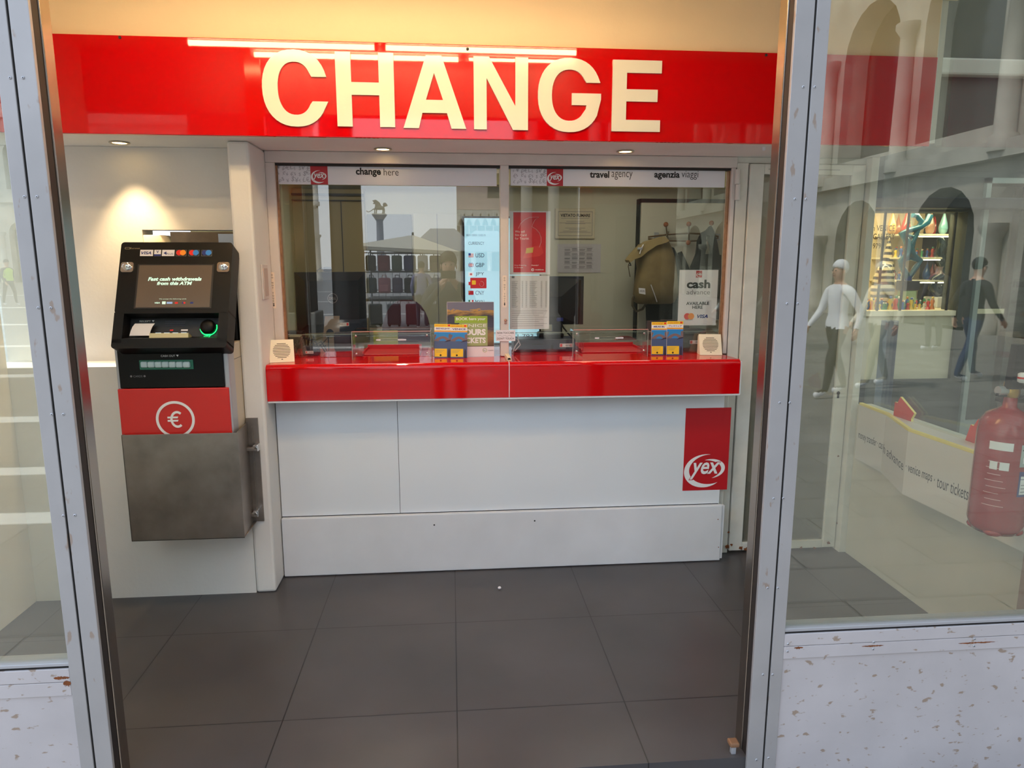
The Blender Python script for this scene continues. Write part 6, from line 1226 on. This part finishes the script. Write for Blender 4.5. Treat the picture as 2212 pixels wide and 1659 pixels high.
mb = MB(); mb.box(AY(2012, 640, Y).x, AY(2046, 640, Y).x, Y-.1, Y+.12, gz0+.001, AY(2030, 641, Y).z, PAPER, .01); mb.build('plinth', None, label='white plinth under the dark twisted sculpture', cat='plinth')
# little figurines: one of each kind, then copies
FC = [((214, 60, 40), 'red'), ((240, 200, 60), 'yellow'), ((60, 140, 90), 'green'), ((50, 90, 170), 'blue'), ((235, 232, 220), 'white'), ((220, 130, 50), 'orange')]
protos = []
for i, (c, nm) in enumerate(FC):
    r = thing('glass_figurine', '%s glass figurine' % nm, 'figurine', (0, 0, 0)); mt = GLS('figure_%d' % i, c)
    mb = MB(); mb.lathe([(.03, 0), (.022, .02), (.014, .05), (.024, .085), (.01, .11)], (0, 0, 0), mt, seg=10); mb.build('body', r)
    mb = MB(); mb.ball((0, 0, .122), .015, GLS('figure_head_%d' % i, FC[(i+2) % 6][0]), seg=10); mb.build('head', r)
    protos.append(r)
rnd = random.Random(21); used_ = set()
spots_ = []
for k in range(20): spots_.append((1922+k*5.6, SHY, shz[1], 'middle shelf'))
for k in range(8): spots_.append((1922+k*6, SHY, shz[2], 'lowest shelf'))
for k in range(34): spots_.append((1868+k*4.6 if k % 2 else 1870+k*4.4, YGL+.12+.16*(k % 3), gz0, 'display floor'))
for (x, Y, z, where) in spots_:
    p = AY(x, 600, Y)
    if where == 'display floor' and (1884 < x < 1930 or 1938 < x < 1984 or 2008 < x) and Y > YGL+.2: Y = YGL+.08; p = AY(x, 600, Y)
    i = rnd.randrange(6); pr = protos[i]; s_ = rnd.uniform(.6, .95)
    o = dup(pr, (p.x, Y+(.06 if len(used_) % 2 else -.06)*(where != 'display floor'), z+.0005)); used_.add(len(used_)); o.scale = (s_, s_, s_*rnd.uniform(.8, 1.15)); o['label'] = '%s little glass figurine on the gallery %s' % (FC[i][1], where); o['group'] = 'glass figurines on the gallery %s' % where
for pr in protos:
    for c in list(pr.children): bpy.data.objects.remove(c)
    bpy.data.objects.remove(pr)
mb = MB(); mb.box(5.15, 5.3, YGL-.5, YGL-.36, ZG, 1.0, P('grey_bollard', (70, 78, 90), .4), .01); p = AY(1922, 700, 5.6)
t = thing('bollard', 'dark grey square post in the passage below the gallery window', 'post', (p.x, 5.6, ZG)); mb = MB(); mb.box(p.x-.05, p.x+.05, 5.55, 5.65, ZG, AY(1922, 692, 5.6).z, MATS['grey_bollard'], .008); mb.build('post', t); mb = MB(); mb.box(p.x-.07, p.x+.07, 5.53, 5.67, ZG, ZG+.02, MATS['grey_bollard'], .004); mb.build('foot_plate', t)
mb = MB(); a = AY(2145, 765, YGL-.4); b_ = AY(2172, 745, YGL-.4); mb.box(a.x, b_.x, YGL-.4, YGL-.3, ZG+.3, b_.z, P('cream_box', (226, 210, 140), .5), .01)
mb = MB(); mb.box(a.x, b_.x, YGL+.02, YGL+.09, .021, .5, P('cream_box', (226, 210, 140), .5), .01); mb.build('yellow_box', None, label='pale yellow box standing in the gallery doorway', cat='box')
